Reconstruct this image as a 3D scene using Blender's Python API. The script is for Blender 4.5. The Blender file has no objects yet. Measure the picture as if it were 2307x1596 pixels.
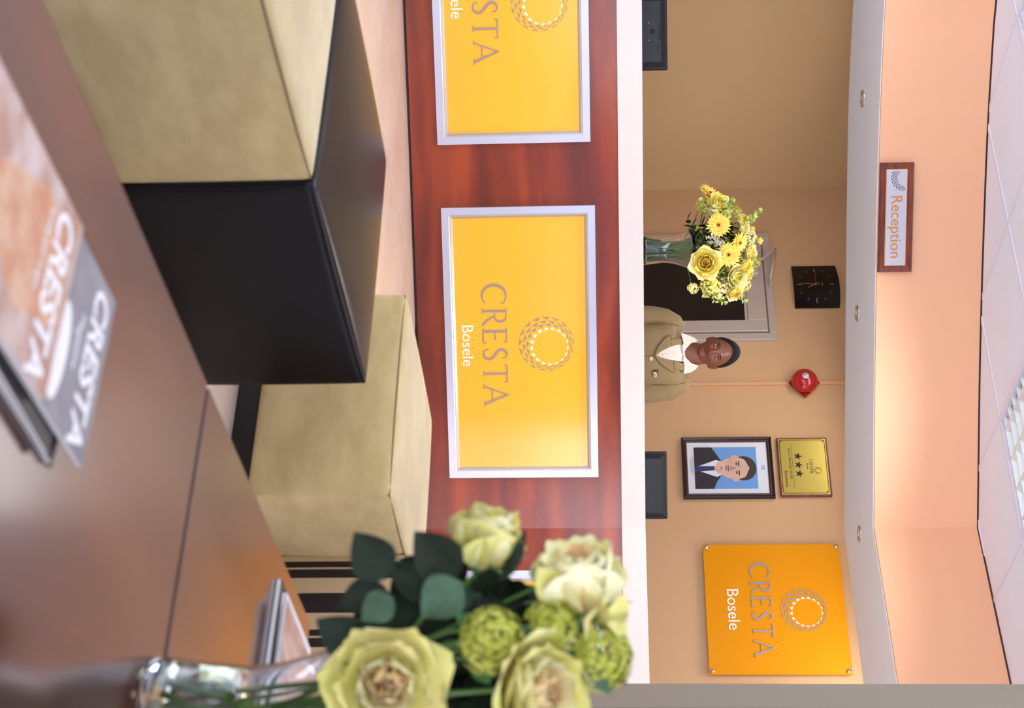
import bpy, bmesh, math, random
from mathutils import Vector, Matrix, noise
random.seed(7)
sc = bpy.context.scene
COL = sc.collection
PI = math.pi

# ------------------------------------------------------------------ camera
FPX, PITCH, ROLL, EYE = 3350.0, -0.06173, 0.01223, 0.91
_f = Vector((0, math.cos(PITCH), math.sin(PITCH)))
_r = Vector((1, 0, 0)); _u = _r.cross(_f)
_c, _s = math.cos(ROLL), math.sin(ROLL)
CR = _c*_r - _s*_u            # portrait right
CU = _s*_r + _c*_u            # portrait up
CAM = Vector((0, 0, EYE))
# the photograph is stored lying on its side: room-up points to the right of the frame
cd = bpy.data.cameras.new('camera'); cam = bpy.data.objects.new('camera', cd); COL.objects.link(cam)
m = Matrix.Identity(4)
for i in range(3):
    m[i][0] = CU[i]; m[i][1] = -CR[i]; m[i][2] = -_f[i]; m[i][3] = CAM[i]
cam.matrix_world = m
cd.sensor_fit = 'HORIZONTAL'; cd.sensor_width = 36; cd.lens = FPX/2307*36
cd.clip_start = 0.05; cd.clip_end = 60
cd.dof.use_dof = True; cd.dof.focus_distance = 7.3; cd.dof.aperture_fstop = 6.6
sc.camera = cam

# ------------------------------------------------------------------ light, world, exposure
vs = sc.view_settings
vs.view_transform = 'Standard'; vs.look = 'None'; vs.gamma = 1.0; vs.use_curve_mapping = False
vs.exposure = -0.1
w = bpy.data.worlds.new('world'); sc.world = w; w.use_nodes = True
w.node_tree.nodes['Background'].inputs[0].default_value = (0.93, 0.93, 1.0, 1)
w.node_tree.nodes['Background'].inputs[1].default_value = 0.55

def area(name, loc, direction, sx, sy, power, col=(1, 1, 1), spread=PI):
    d = bpy.data.lights.new(name, 'AREA'); d.shape = 'RECTANGLE'; d.size = sx; d.size_y = sy
    d.energy = power; d.color = col; d.spread = spread
    o = bpy.data.objects.new(name, d); COL.objects.link(o); o.location = loc
    o.rotation_euler = Vector(direction).to_track_quat('-Z', 'Y').to_euler()
    return o
area('fill_front', (-0.6, -2.3, 1.5), (0, 1, 0.8), 3.4, 1.9, 120, (0.87, 0.93, 1.0))  # assumed window behind the camera, tilted up to brighten the ceiling
area('daylight_side', (5.35, -2.3, 1.3), (-0.3, 1, 0.0), 2.1, 2.4, 135, (0.97, 0.95, 1.0))
area('daylight_left', (-3.22, 3.6, 1.3), (1, 0.3, 1.1), 5.0, 1.9, 205, (0.76, 0.88, 1.0))
area('ceiling_fill_right', (6.4, 3.4, 1.1), (-0.4, 0.1, 1.2), 5.0, 1.7, 215, (0.76, 0.88, 1.0))  # added uplight for ceiling and soffit, no window is modelled here
area('lobby_light', (-0.4, 4.3, 2.74), (0, 0, -1), 1.2, 1.2, 34, (0.95, 0.97, 1.0))
area('lobby_light', (2.6, 5.2, 2.74), (0, 0, -1), 0.6, 0.6, 9, (0.95, 0.97, 1.0))
area('office_light', (1.7, 8.2, 2.64), (0, -0.2, -1), 1.1, 0.35, 15, (1.0, 0.96, 0.88))
area('office_light', (-0.3, 8.95, 2.64), (0, -0.2, -1), 1.3, 0.4, 15, (1.0, 0.96, 0.88))

# ------------------------------------------------------------------ planning helpers
def ray(U, V): return CR*((U-798)/FPX) + CU*((V-1153.5)/FPX) + _f
def at_z(U, V, z): r = ray(U, V); return CAM + r*((z-EYE)/r.z)
def at_y(U, V, y): r = ray(U, V); return CAM + r*(y/r.y)
AZ = math.radians(-56.6)
GB = Vector((math.cos(AZ), -math.sin(AZ), 0)); GA = Vector((-math.sin(AZ), -math.cos(AZ), 0))   # grid axes: away-right, near-right
ROT_A = math.atan2(GA.y, GA.x)
WALL_Y0 = 9.9
WN = Vector((-GB.x, -GB.y, 0))
def on_wall(U, V, off=0.0):
    r = ray(U, V); P = Vector((0, WALL_Y0, 0)) + WN*off
    return CAM + r*((P-CAM).dot(WN)/r.dot(WN))

# ------------------------------------------------------------------ mesh helpers
def link(name, me, mt=None, parent=None):
    o = bpy.data.objects.new(name, me); COL.objects.link(o)
    if mt is not None: me.materials.clear(); me.materials.append(mt)
    if parent is not None: o.parent = parent
    return o
def obj(name, bm, mt=None, parent=None, smooth=False, rec=True):
    if rec: bmesh.ops.recalc_face_normals(bm, faces=bm.faces)
    me = bpy.data.meshes.new(name); bm.to_mesh(me); bm.free()
    if smooth:
        for p in me.polygons: p.use_smooth = True
    return link(name, me, mt, parent)
def auto_smooth(o, ang=0.6):
    me = o.data
    for p in me.polygons: p.use_smooth = True
    b = bmesh.new(); b.from_mesh(me)
    for e in b.edges:
        if len(e.link_faces) == 2 and e.calc_face_angle(0) > ang: e.smooth = False
    b.to_mesh(me); b.free()
    return o
def tag(o, label=None, cat=None, group=None, kind=None):
    if label: o['label'] = label
    if cat: o['category'] = cat
    if group: o['group'] = group
    if kind: o['kind'] = kind
    return o
def thing(name, label, cat, loc=(0, 0, 0), rotz=0, group=None):
    o = bpy.data.objects.new(name, None); COL.objects.link(o)
    o.location = loc; o.rotation_euler = (0, 0, rotz); o.empty_display_size = .05
    return tag(o, label, cat, group)
def box(bm, x0, x1, y0, y1, z0, z1, M=None):
    vs_ = [bm.verts.new((x, y, z)) for x in (x0, x1) for y in (y0, y1) for z in (z0, z1)]
    for f in ((0, 1, 3, 2), (4, 6, 7, 5), (0, 4, 5, 1), (2, 3, 7, 6), (0, 2, 6, 4), (1, 5, 7, 3)):
        bm.faces.new([vs_[i] for i in f])
    if M is not None: bmesh.ops.transform(bm, matrix=M, verts=vs_)
    return vs_
def bbox(x0, x1, y0, y1, z0, z1, r=0.0, seg=2):
    bm = bmesh.new(); box(bm, x0, x1, y0, y1, z0, z1)
    if r: bmesh.ops.bevel(bm, geom=bm.edges[:], offset=r, segments=seg, profile=.5, affect='EDGES')
    return bm
def frames(path):
    out = []; up = None
    for i, p in enumerate(path):
        a = path[max(i-1, 0)]; b = path[min(i+1, len(path)-1)]
        t = (b-a).normalized()
        if up is None:
            up = Vector((0, 0, 1)) if abs(t.z) < .9 else Vector((1, 0, 0))
        s = t.cross(up).normalized(); up = s.cross(t).normalized(); out.append((p, s, up))
    return out
def tube(bm, path, rad, n=8, sq=1.0):
    path = [Vector(p) for p in path]
    rs = rad if isinstance(rad, (list, tuple)) else [rad]*len(path)
    rings = []
    for (p, s, u), r in zip(frames(path), rs):
        rings.append([bm.verts.new(p + s*(math.cos(2*PI*k/n)*r) + u*(math.sin(2*PI*k/n)*r*sq)) for k in range(n)])
    for a, b in zip(rings, rings[1:]):
        for k in range(n): bm.faces.new((a[k], a[(k+1) % n], b[(k+1) % n], b[k]))
    bm.faces.new(rings[0][::-1]); bm.faces.new(rings[-1])
def lathe(bm, prof, n=24, M=None, cap=True, a0=0.0):
    rings = []; vv = []
    for r, z in prof:
        ring = [bm.verts.new((math.cos(a0+2*PI*k/n)*r, math.sin(a0+2*PI*k/n)*r, z)) for k in range(n)]
        rings.append(ring); vv += ring
    for a, b in zip(rings, rings[1:]):
        for k in range(n): bm.faces.new((a[k], a[(k+1) % n], b[(k+1) % n], b[k]))
    if cap: bm.faces.new(rings[0][::-1]); bm.faces.new(rings[-1])
    if M is not None: bmesh.ops.transform(bm, matrix=M, verts=vv)
def loft(bm, rings, cap=True):
    R = [[bm.verts.new(p) for p in ring] for ring in rings]; n = len(R[0])
    for a, b in zip(R, R[1:]):
        for k in range(n): bm.faces.new((a[k], a[(k+1) % n], b[(k+1) % n], b[k]))
    if cap: bm.faces.new(R[0][::-1]); bm.faces.new(R[-1])
def plate(bm, pts, y0, y1):
    """prism with outline pts (x,z), from depth y0 (back) to y1 (front)"""
    a = [bm.verts.new((x, y0, z)) for x, z in pts]; b = [bm.verts.new((x, y1, z)) for x, z in pts]
    n = len(pts)
    bm.faces.new(a); bm.faces.new(b[::-1])
    for k in range(n): bm.faces.new((a[k], b[k], b[(k+1) % n], a[(k+1) % n]))
def ribbon2(bm, pts, ws, y0, y1):
    """stroke of changing width in the x-z plane"""
    P = [Vector((x, 0, z)) for x, z in pts]; L = []; Rr = []
    for i, p in enumerate(P):
        t = (P[min(i+1, len(P)-1)]-P[max(i-1, 0)]).normalized(); nrm = Vector((-t.z, 0, t.x))
        wd = ws[i] if isinstance(ws, (list, tuple)) else ws
        L.append(p+nrm*wd/2); Rr.append(p-nrm*wd/2)
    for i in range(len(P)-1):
        q = [L[i], L[i+1], Rr[i+1], Rr[i]]
        plate(bm, [(v.x, v.z) for v in q], y0, y1)
def text_bm(bm, body, size, cx, cz, y0, y1, align='CENTER', M=None, shear=0.0, off=0.0, sx=1.0):
    cu = bpy.data.curves.new('text', 'FONT'); cu.body = body; cu.size = size; cu.align_x = align
    cu.resolution_u = 3; cu.shear = shear; cu.offset = off
    o = bpy.data.objects.new('text', cu); COL.objects.link(o)
    dg = bpy.context.evaluated_depsgraph_get(); me = bpy.data.meshes.new_from_object(o.evaluated_get(dg))
    b2 = bmesh.new(); b2.from_mesh(me)
    vv = [v.co.copy() for v in b2.verts]; b2.verts.index_update()
    fr = [bm.verts.new((cx+v.x*sx, y1, cz+v.y)) for v in vv]
    for f in b2.faces: bm.faces.new([fr[v.index] for v in f.verts])
    if y0 != y1:
        bk = [bm.verts.new((cx+v.x*sx, y0, cz+v.y)) for v in vv]
        for e in b2.edges:
            if len(e.link_faces) == 1:
                a, b = e.verts[0].index, e.verts[1].index; bm.faces.new((fr[a], fr[b], bk[b], bk[a]))
    b2.free(); bpy.data.objects.remove(o); bpy.data.curves.remove(cu); bpy.data.meshes.remove(me)
def dup(root, loc=None, rot=None, label=None, parent=None):
    r = root.copy(); COL.objects.link(r)
    if parent is not None: r.parent = parent
    if loc is not None: r.location = loc
    if rot is not None: r.rotation_euler = rot
    if label: r['label'] = label
    for ch in list(root.children): dup(ch, parent=r)
    return r

# ------------------------------------------------------------------ materials
def srgb(r, g, b):
    def c(v):
        v /= 255; return v/12.92 if v <= .04045 else ((v+.055)/1.055)**2.4
    return (c(r), c(g), c(b), 1)
def mat(name, col, rough=.6, metal=0.0, spec=.5, noise_=None, bump=None, trans=0, ior=1.45, coat=0.0, coat_r=.1, emit=None, sss=0, sheen=0, alpha=1):
    """noise_=(scale, col2, stretch xyz, detail); bump=(scale, strength, stretch)"""
    mt = bpy.data.materials.new(name); mt.use_nodes = True; nt = mt.node_tree; B = nt.nodes['Principled BSDF']
    B.inputs['Base Color'].default_value = col; B.inputs['Roughness'].default_value = rough
    B.inputs['Metallic'].default_value = metal; B.inputs['Specular IOR Level'].default_value = spec
    B.inputs['Transmission Weight'].default_value = trans; B.inputs['IOR'].default_value = ior
    B.inputs['Coat Weight'].default_value = coat; B.inputs['Coat Roughness'].default_value = coat_r
    if sheen: B.inputs['Sheen Weight'].default_value = sheen
    if sss: B.inputs['Subsurface Weight'].default_value = sss; B.inputs['Subsurface Scale'].default_value = .01
    if emit: B.inputs['Emission Color'].default_value = emit[0]; B.inputs['Emission Strength'].default_value = emit[1]
    N, L = nt.nodes.new, nt.links.new
    def tex(scale, stretch, detail=4, rough_=.6):
        tc = N('ShaderNodeTexCoord'); mp = N('ShaderNodeMapping'); nz = N('ShaderNodeTexNoise')
        mp.inputs['Scale'].default_value = stretch; nz.inputs['Scale'].default_value = scale
        nz.inputs['Detail'].default_value = detail; nz.inputs['Roughness'].default_value = rough_
        L(tc.outputs['Object'], mp.inputs[0]); L(mp.outputs[0], nz.inputs['Vector']); return nz
    if noise_:
        nz = tex(noise_[0], noise_[2], noise_[3] if len(noise_) > 3 else 4)
        rp = N('ShaderNodeValToRGB'); rp.color_ramp.elements[0].color = col; rp.color_ramp.elements[1].color = noise_[1]
        rp.color_ramp.elements[0].position = .38; rp.color_ramp.elements[1].position = .64
        L(nz.outputs['Fac'], rp.inputs[0]); L(rp.outputs[0], B.inputs['Base Color'])
    if bump:
        nz = tex(bump[0], bump[2] if len(bump) > 2 else (1, 1, 1), 3)
        bp = N('ShaderNodeBump'); bp.inputs['Strength'].default_value = bump[1]; bp.inputs['Distance'].default_value = .002
        L(nz.outputs['Fac'], bp.inputs['Height']); L(bp.outputs[0], B.inputs['Normal'])
    return mt
def wood(name, dark, mid, light, stretch, rough=.3, scale=3, coat=.0):
    mt = mat(name, mid, rough, coat=coat, coat_r=.14); nt = mt.node_tree; B = nt.nodes['Principled BSDF']
    N, L = nt.nodes.new, nt.links.new
    tc = N('ShaderNodeTexCoord'); mp = N('ShaderNodeMapping'); mp.inputs['Scale'].default_value = stretch
    n1 = N('ShaderNodeTexNoise'); n1.inputs['Scale'].default_value = scale; n1.inputs['Detail'].default_value = 5; n1.inputs['Distortion'].default_value = .25
    L(tc.outputs['Object'], mp.inputs[0]); L(mp.outputs[0], n1.inputs['Vector'])
    rp = N('ShaderNodeValToRGB'); e = rp.color_ramp.elements
    e[0].color = dark; e[0].position = .30; e[1].color = light; e[1].position = .72
    k = e.new(.5); k.color = mid
    L(n1.outputs['Fac'], rp.inputs[0]); L(rp.outputs[0], B.inputs['Base Color'])
    return mt

M = {}
M['office_wall'] = mat('office_wall_paint', srgb(214, 170, 126), .75, bump=(90, .15))
M['office_wall_l'] = mat('office_side_paint', srgb(214, 176, 128), .75, bump=(90, .15))
M['peach'] = mat('peach_paint', srgb(244, 186, 146), .7, bump=(60, .1))
M['soffit'] = mat('white_soffit_paint', srgb(240, 246, 255), .6)
M['tile_c'] = mat('ceiling_tile', srgb(236, 240, 255), .9, bump=(400, .25))
M['tee'] = mat('ceiling_grid', srgb(230, 230, 248), .45)
M['gap'] = mat('shadow_gap', srgb(70, 45, 45), .9)
M['taupe'] = mat('taupe_paint', srgb(126, 117, 104), .8)
M['lobby'] = mat('lobby_paint', srgb(226, 226, 236), .8)
M['tile_f'] = mat('floor_tile', srgb(222, 196, 176), .28, noise_=(2.5, srgb(212, 184, 162), (1, 1, 1)))
M['floor_far'] = mat('pale_bounce_floor', srgb(232, 230, 236), .35)
M['grout'] = mat('grout', srgb(150, 128, 115), .8)
M['cherry'] = wood('cherry_laminate', srgb(102, 30, 6), srgb(134, 42, 8), srgb(170, 64, 14), (.6, .6, 4.0), .5, 2.0, coat=.6)
M['cherry_dk'] = mat('cherry_edge', srgb(60, 28, 24), .6)
M['slab'] = mat('cream_slab', srgb(222, 212, 204), .35)
M['alu'] = mat('brushed_aluminium', srgb(206, 208, 224), .36, .55)
M['alu_in'] = mat('aluminium_lip', srgb(196, 184, 172), .4, .4)
M['yellow'] = mat('yellow_print', srgb(248, 190, 60), .14, spec=.6)
M['yellow_b'] = mat('yellow_board', srgb(236, 150, 0), .45, spec=.2)
M['taupe_l'] = mat('taupe_lettering', srgb(176, 140, 126), .4)
M['silver_l'] = mat('silver_lettering', srgb(178, 168, 160), .35, .5)
M['white_l'] = mat('white_lettering', srgb(250, 248, 244), .4)
M['chrome'] = mat('chrome', srgb(215, 212, 210), .12, 1)
M['black_frame'] = mat('black_moulding', srgb(28, 16, 16), .25)
M['mahog'] = mat('mahogany_moulding', srgb(84, 38, 30), .3, noise_=(20, srgb(60, 26, 22), (1, 1, 6)))
M['redwood'] = wood('red_wood', srgb(90, 40, 32), srgb(120, 58, 48), srgb(140, 74, 60), (1, 1, 6), .35, 8)
M['rec_l'] = mat('silver_sign_plate', srgb(200, 198, 212), .4, .1)
M['orange_l'] = mat('orange_lettering', srgb(214, 140, 40), .45)
M['gold'] = mat('brushed_brass', srgb(214, 190, 96), .3, .75, bump=(60, .1, (1, 1, 20)))
M['ink'] = mat('black_ink', srgb(24, 20, 18), .5)
M['mount'] = mat('white_mount', srgb(228, 230, 236), .6)
M['p_blue'] = mat('print_blue', srgb(112, 160, 222), .5)
M['p_skin'] = mat('print_skin', srgb(212, 166, 146), .5, noise_=(9, srgb(228, 190, 172), (1, 1, 1)))
M['p_hair'] = mat('print_hair', srgb(66, 54, 48), .5)
M['p_suit'] = mat('print_suit', srgb(48, 46, 50), .5)
M['p_tie'] = mat('print_tie', srgb(56, 62, 116), .5)
M['p_white'] = mat('print_white', srgb(228, 232, 240), .5)
M['p_lip'] = mat('print_lip', srgb(176, 112, 100), .5)
M['door_alu'] = mat('door_aluminium', srgb(200, 184, 174), .45, .25)
M['door_glass'] = mat('dark_door_glass', srgb(26, 20, 22), .08)
M['clock'] = mat('black_clock_face', srgb(22, 16, 17), .12)
M['goldhand'] = mat('gold_hand', srgb(216, 160, 92), .3, .6)
M['red'] = mat('red_gloss', srgb(178, 22, 22), .22, coat=.5)
M['conduit'] = mat('conduit_paint', srgb(226, 172, 124), .6)
M['monitor'] = mat('monitor_plastic', srgb(34, 35, 40), .45)
M['monitor2'] = mat('monitor_plastic_dark', srgb(16, 16, 18), .5)
M['leather'] = mat('dark_brown_leather', srgb(13, 8, 7), .26, spec=.14, noise_=(6, srgb(19, 12, 11), (1, 1, 1)), bump=(120, .12))
def fabric(name, c1, c2, rib=(150, 1, 1)):
    mt = mat(name, c1, .85, noise_=(5, c2, (1, 1, 2.2), 6), sheen=.2); nt = mt.node_tree; B = nt.nodes['Principled BSDF']
    N, L = nt.nodes.new, nt.links.new
    tc = N('ShaderNodeTexCoord'); wv = N('ShaderNodeTexWave'); wv.bands_direction = 'Z'; wv.inputs['Scale'].default_value = 60; wv.inputs['Distortion'].default_value = 1.2
    bp = N('ShaderNodeBump'); bp.inputs['Strength'].default_value = .25; bp.inputs['Distance'].default_value = .001
    L(tc.outputs['Object'], wv.inputs['Vector']); L(wv.outputs['Fac'], bp.inputs['Height']); L(bp.outputs[0], B.inputs['Normal'])
    return mt
M['khaki'] = fabric('khaki_corduroy', srgb(178, 152, 98), srgb(198, 173, 118))
M['seam'] = mat('seam_thread', srgb(136, 114, 78), .9)
M['seam_dk'] = mat('dark_seam', srgb(24, 15, 14), .6)
M['plinth'] = mat('black_plinth', srgb(20, 15, 14), .5)
M['table'] = wood('walnut_table', srgb(56, 28, 20), srgb(76, 40, 28), srgb(96, 54, 38), (5, 1, 1), .18, 2.0, coat=.6)
M['table_edge'] = mat('table_edge', srgb(80, 48, 40), .4)
M['petal_c'] = mat('cream_petal', srgb(255, 246, 196), .55, noise_=(22, srgb(254, 240, 160), (1, 1, 1)), sss=.15)
M['petal_p'] = mat('peach_petal', srgb(255, 226, 168), .55, noise_=(30, srgb(255, 208, 140), (1, 1, 1)), sss=.15)
M['petal_g'] = mat('greenish_petal', srgb(224, 216, 118), .55, noise_=(18, srgb(246, 232, 154), (1, 1, 1)), sss=.1)
M['leaf_d'] = mat('dark_leaf', srgb(30, 44, 22), .55, spec=.3, noise_=(25, srgb(20, 31, 15), (1, 1, 1)))
M['leaf_m'] = mat('mid_leaf', srgb(58, 84, 50), .6, noise_=(25, srgb(84, 116, 88), (1, 1, 1)))
M['leaf_g'] = mat('bright_leaf', srgb(74, 120, 60), .5)
M['stem'] = mat('green_stem', srgb(84, 116, 44), .5)
M['stem_b'] = mat('bright_stem', srgb(96, 132, 30), .5)
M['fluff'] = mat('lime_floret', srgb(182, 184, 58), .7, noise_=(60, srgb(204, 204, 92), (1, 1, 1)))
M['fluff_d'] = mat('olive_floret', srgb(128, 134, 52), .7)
M['ger'] = mat('gerbera_petal', srgb(255, 210, 76), .5, noise_=(30, srgb(255, 224, 104), (1, 1, 1)))
M['ger_o'] = mat('gerbera_ring', srgb(236, 166, 48), .6)
M['ger_c'] = mat('gerbera_eye', srgb(92, 36, 20), .7)
M['yel'] = mat('yellow_petal', srgb(255, 232, 88), .5, noise_=(25, srgb(255, 242, 140), (1, 1, 1)))
M['pale'] = mat('pale_petal', srgb(255, 248, 190), .5, noise_=(25, srgb(255, 240, 130), (1, 1, 1)))
M['whitef'] = mat('white_floret', srgb(240, 238, 214), .6)
M['vleaf'] = mat('variegated_leaf', srgb(226, 234, 140), .5, noise_=(40, srgb(146, 176, 76), (1, 1, 1)))
M['glass'] = mat('clear_glass', (1, 1, 1, 1), .02, trans=1, ior=1.45)
M['water'] = mat('vase_water', srgb(236, 244, 222), .0, trans=1, ior=1.33)
M['skin'] = mat('brown_skin', srgb(122, 72, 52), .38, noise_=(18, srgb(134, 80, 58), (1, 1, 1)), sss=.08)
M['lip'] = mat('lip', srgb(168, 98, 90), .4)
M['hair'] = mat('black_hair', srgb(16, 13, 13), .8, bump=(260, 1.0))
M['eye'] = mat('eye_white', srgb(220, 212, 204), .2)
M['iris'] = mat('dark_iris', srgb(20, 12, 10), .1)
M['jacket'] = mat('tan_jacket', srgb(150, 124, 84), .85, noise_=(7, srgb(158, 132, 92), (1, 1, 1)), bump=(300, .2), sheen=.2)
M['jacket_s'] = mat('jacket_dark_seam', srgb(96, 72, 48), .9)  # darker jacket tone for seams, threads and badge print
M['shirt'] = mat('cream_shirt', srgb(232, 218, 202), .75, bump=(200, .1))
M['button'] = mat('pink_button', srgb(228, 190, 176), .35)
M['badge'] = mat('badge_plate', srgb(222, 214, 186), .4)
M['green_cap'] = mat('green_pen_cap', srgb(60, 150, 110), .4)
M['trouser'] = mat('dark_trousers', srgb(50, 42, 36), .8)
M['mag_g'] = mat('grey_cover', srgb(112, 108, 110), .4, noise_=(14, srgb(136, 130, 132), (1, 1, 1)))
M['mag_p'] = mat('stone_cover', srgb(206, 182, 170), .35, noise_=(9, srgb(168, 120, 96), (1, 2.4, 1), 6))
M['mag_o'] = mat('orange_print', srgb(206, 160, 124), .4, noise_=(30, srgb(190, 118, 76), (1, 1, 1)))
M['mag_k'] = mat('black_cover', srgb(14, 13, 15), .4)
M['page'] = mat('page_edges', srgb(214, 206, 200), .7)
M['mag_w'] = mat('white_print', srgb(236, 228, 224), .4)
M['louvre'] = mat('louvre_aluminium', srgb(226, 232, 232), .3, .1)
M['tube'] = mat('fluorescent_tube', (1, 1, 1, 1), .5, emit=((1, .98, .96, 1), 2.2))
M['lamp_in'] = mat('lamp_body', srgb(240, 240, 240), .4)
M['grille'] = mat('grille_dark', srgb(50, 52, 50), .6)

# ------------------------------------------------------------------ curves of counter and bulkhead
def spline(P, n=8):
    out = []
    P = [Vector((x, y, 0)) for x, y in P]
    Q = [P[0]*2-P[1]] + P + [P[-1]*2-P[-2]]
    for i in range(1, len(Q)-2):
        a, b, c, d = Q[i-1:i+3]
        for k in range(n):
            t = k/n
            out.append(0.5*((2*b)+(c-a)*t+(2*a-5*b+4*c-d)*t*t+(3*b-a-3*c+d)*t**3))
    out.append(P[-1]); return out
COUNTER = spline([(-2.98, 6.52), (-1.65, 6.84), (-.72, 7.04), (-.216, 7.14), (.3, 7.24), (.862, 7.33)], 6)
C_END = [Vector((.862, 7.33, 0)), Vector((1.56, 6.915, 0)), Vector((2.5, 6.36, 0))]
BULK = spline([(-3.28, 6.25), (-2.4, 6.78), (-1.65, 7.118), (-1.457, 7.193), (-.914, 7.34), (0, 7.5), (.9, 7.594)], 5)
B_END = [Vector((.9, 7.594, 0)), Vector((1.553, 7.02, 0)), Vector((2.5, 6.19, 0))]
SBACK = spline([(-3.28, 7.2), (-1.859, 7.997), (-.972, 8.268), (1.021, 8.521)], 6)
SB_END = [Vector((1.021, 8.521, 0)), Vector((1.777, 7.935, 0)), Vector((2.6, 7.27, 0))]
ZS, ZC = 2.26, 2.772
def offset(path, d):
    out = []
    for i, p in enumerate(path):
        t = (path[min(i+1, len(path)-1)]-path[max(i-1, 0)]).normalized()
        out.append(p + Vector((-t.y, t.x, 0))*d)       # +d = away from the lobby
    return out
def wall_strip(path, z0, z1, d0, d1, closed=True):
    bm = bmesh.new(); A = offset(path, d0); B = offset(path, d1)
    loft(bm, [[Vector((a.x, a.y, z0)), Vector((b.x, b.y, z0)), Vector((b.x, b.y, z1)), Vector((a.x, a.y, z1))] for a, b in zip(A, B)])
    return bm
def join_path(a, b, d=0.0):
    return a + b[1:]

# ------------------------------------------------------------------ floor
fl = obj('floor', bbox(-3.6, 6.7, -2.6, 11.8, -.06, -.004), M['grout']); tag(fl, kind='structure')
TS = .5
o0 = at_z(195, 846, 0)       # a joint crossing seen on the floor
tile_me = None
for i in range(-9, 12):
    for j in range(-9, 8):
        c = o0 + GA*((i+.5)*TS) + GB*((j+.5)*TS)
        if not (-3.0 < c.x < 2.2 and 2.2 < c.y < 7.3): continue
        if tile_me is None:
            t = obj('tile', bbox(-TS/2+.0012, TS/2-.0012, -TS/2+.0012, TS/2-.0012, -.004, 0, .0008, 1), M['tile_f'], fl); tile_me = t.data
        else: t = link('tile', tile_me, None, fl)
        t.location = (c.x, c.y, 0); t.rotation_euler = (0, 0, ROT_A)
b = bmesh.new()   # unseen floor beyond the tiles, made paler to bounce cool light upward
for x0, x1, y0, y1 in ((-3.6, 6.7, -2.6, 2.35), (2.2, 6.7, 2.35, 11.8), (-3.6, 2.2, 7.2, 11.8)): box(b, x0, x1, y0, y1, -.004, -.001)
tag(obj('floor_finish', b, M['floor_far']), kind='structure')

# ------------------------------------------------------------------ lobby shell
for nm, bb in (('wall_left', (-3.5, -3.3, -2.6, 11.8, 0, 3.0)), ('wall_right', (6.5, 6.7, -2.6, 11.8, 0, 3.0)), ('wall_front', (-3.5, 6.6, -2.7, -2.5, 0, 3.0))):
    tag(obj(nm, bbox(*bb), M['lobby']), kind='structure')
# taupe column close to the camera, at the right
colx = at_y(1541, 1500, 4.5).x
cl = obj('wall_pillar', bbox(colx, colx+.62, 4.2, 4.5, 0, ZC+.02), M['taupe']); tag(cl, kind='structure')

# ceiling slab, tees and tiles
ce = obj('ceiling', bbox(-3.6, 6.7, -2.6, 8.0, ZC+.06, ZC+.12), M['gap']); tag(ce, kind='structure')
CS = .655
J2 = at_z(945, 2251, ZC)
def bulk_y(x):
    P = BULK + B_END[1:]
    for a, b_ in zip(P, P[1:]):
        if a.x <= x <= b_.x: return a.y + (b_.y-a.y)*(x-a.x)/(b_.x-a.x)
    return 6.1
def clip_bulk(bm):      # trim everything beyond the curved bulkhead face
    pts = BULK[::3] + [BULK[-1]] + B_END[1:]
def poly_clip(poly, a, b_):
    """keep the lobby side of line a->b"""
    out = []; n = len(poly)
    def side(p): return (b_.x-a.x)*(p.y-a.y)-(b_.y-a.y)*(p.x-a.x)
    for k in range(n):
        p, q = poly[k], poly[(k+1) % n]; sp, sq = side(p), side(q)
        if sp <= 0: out.append(p)
        if (sp < 0 < sq) or (sq < 0 < sp): out.append(p+(q-p)*(sp/(sp-sq)))
    return out
def trim_front(poly):
    """clip a convex ceiling polygon to the lobby side of the bulkhead (chords of the gentle curve)"""
    xs = [p.x for p in poly]; lo, hi = min(xs), max(xs)
    if lo > .9: segs = [(B_END[0], B_END[2])]
    elif hi < .9: segs = []
    else: segs = [(B_END[0], B_END[2])]
    if lo < .9:
        cx = min(.85, (lo+min(hi, .9))/2)
        k = min(range(len(BULK)-1), key=lambda i: abs((BULK[i].x+BULK[i+1].x)/2-cx))
        segs.append((BULK[max(k-1, 0)], BULK[min(k+2, len(BULK)-1)]))
    for a, b_ in segs:
        poly = poly_clip(poly, a, b_)
        if len(poly) < 3: return []
    return poly
def prism(bm, poly, z0, z1):
    a = [bm.verts.new((p.x, p.y, z0)) for p in poly]; b_ = [bm.verts.new((p.x, p.y, z1)) for p in poly]
    n = len(poly); bm.faces.new(a); bm.faces.new(b_[::-1])
    for k in range(n): bm.faces.new((a[k], b_[k], b_[(k+1) % n], a[(k+1) % n]))
LAMPS = [(0, -1), (-2, -3)]
for i in range(-7, 12):
    for j in range(-14, 4):
        c = J2 + GA*((i+.5)*CS) + GB*((j+.5)*CS)
        if not (-3.6 < c.x < 6.4 and -2.4 < c.y < 8.0): continue
        if c.y < 2.5 and (i+j) % 1 == 0 and c.y < 2.0: continue
        if (i, j) in LAMPS: continue
        h = CS/2-.011
        P = [c + GA*(sa*h) + GB*(sb*h) for sa, sb in ((-1, -1), (1, -1), (1, 1), (-1, 1))]
        P = trim_front(P)
        if len(P) < 3: continue
        P = [Vector((p.x, p.y, 0)) for p in P]
        bm = bmesh.new(); prism(bm, P, ZC+.004, ZC+.02)
        obj('ceiling_tile', bm, M['tile_c'], ce)
tag(obj('ceiling_near', bbox(-3.4, 6.6, -2.5, 2.15, ZC+.0, ZC+.03), M['tile_c']), kind='structure')
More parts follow.
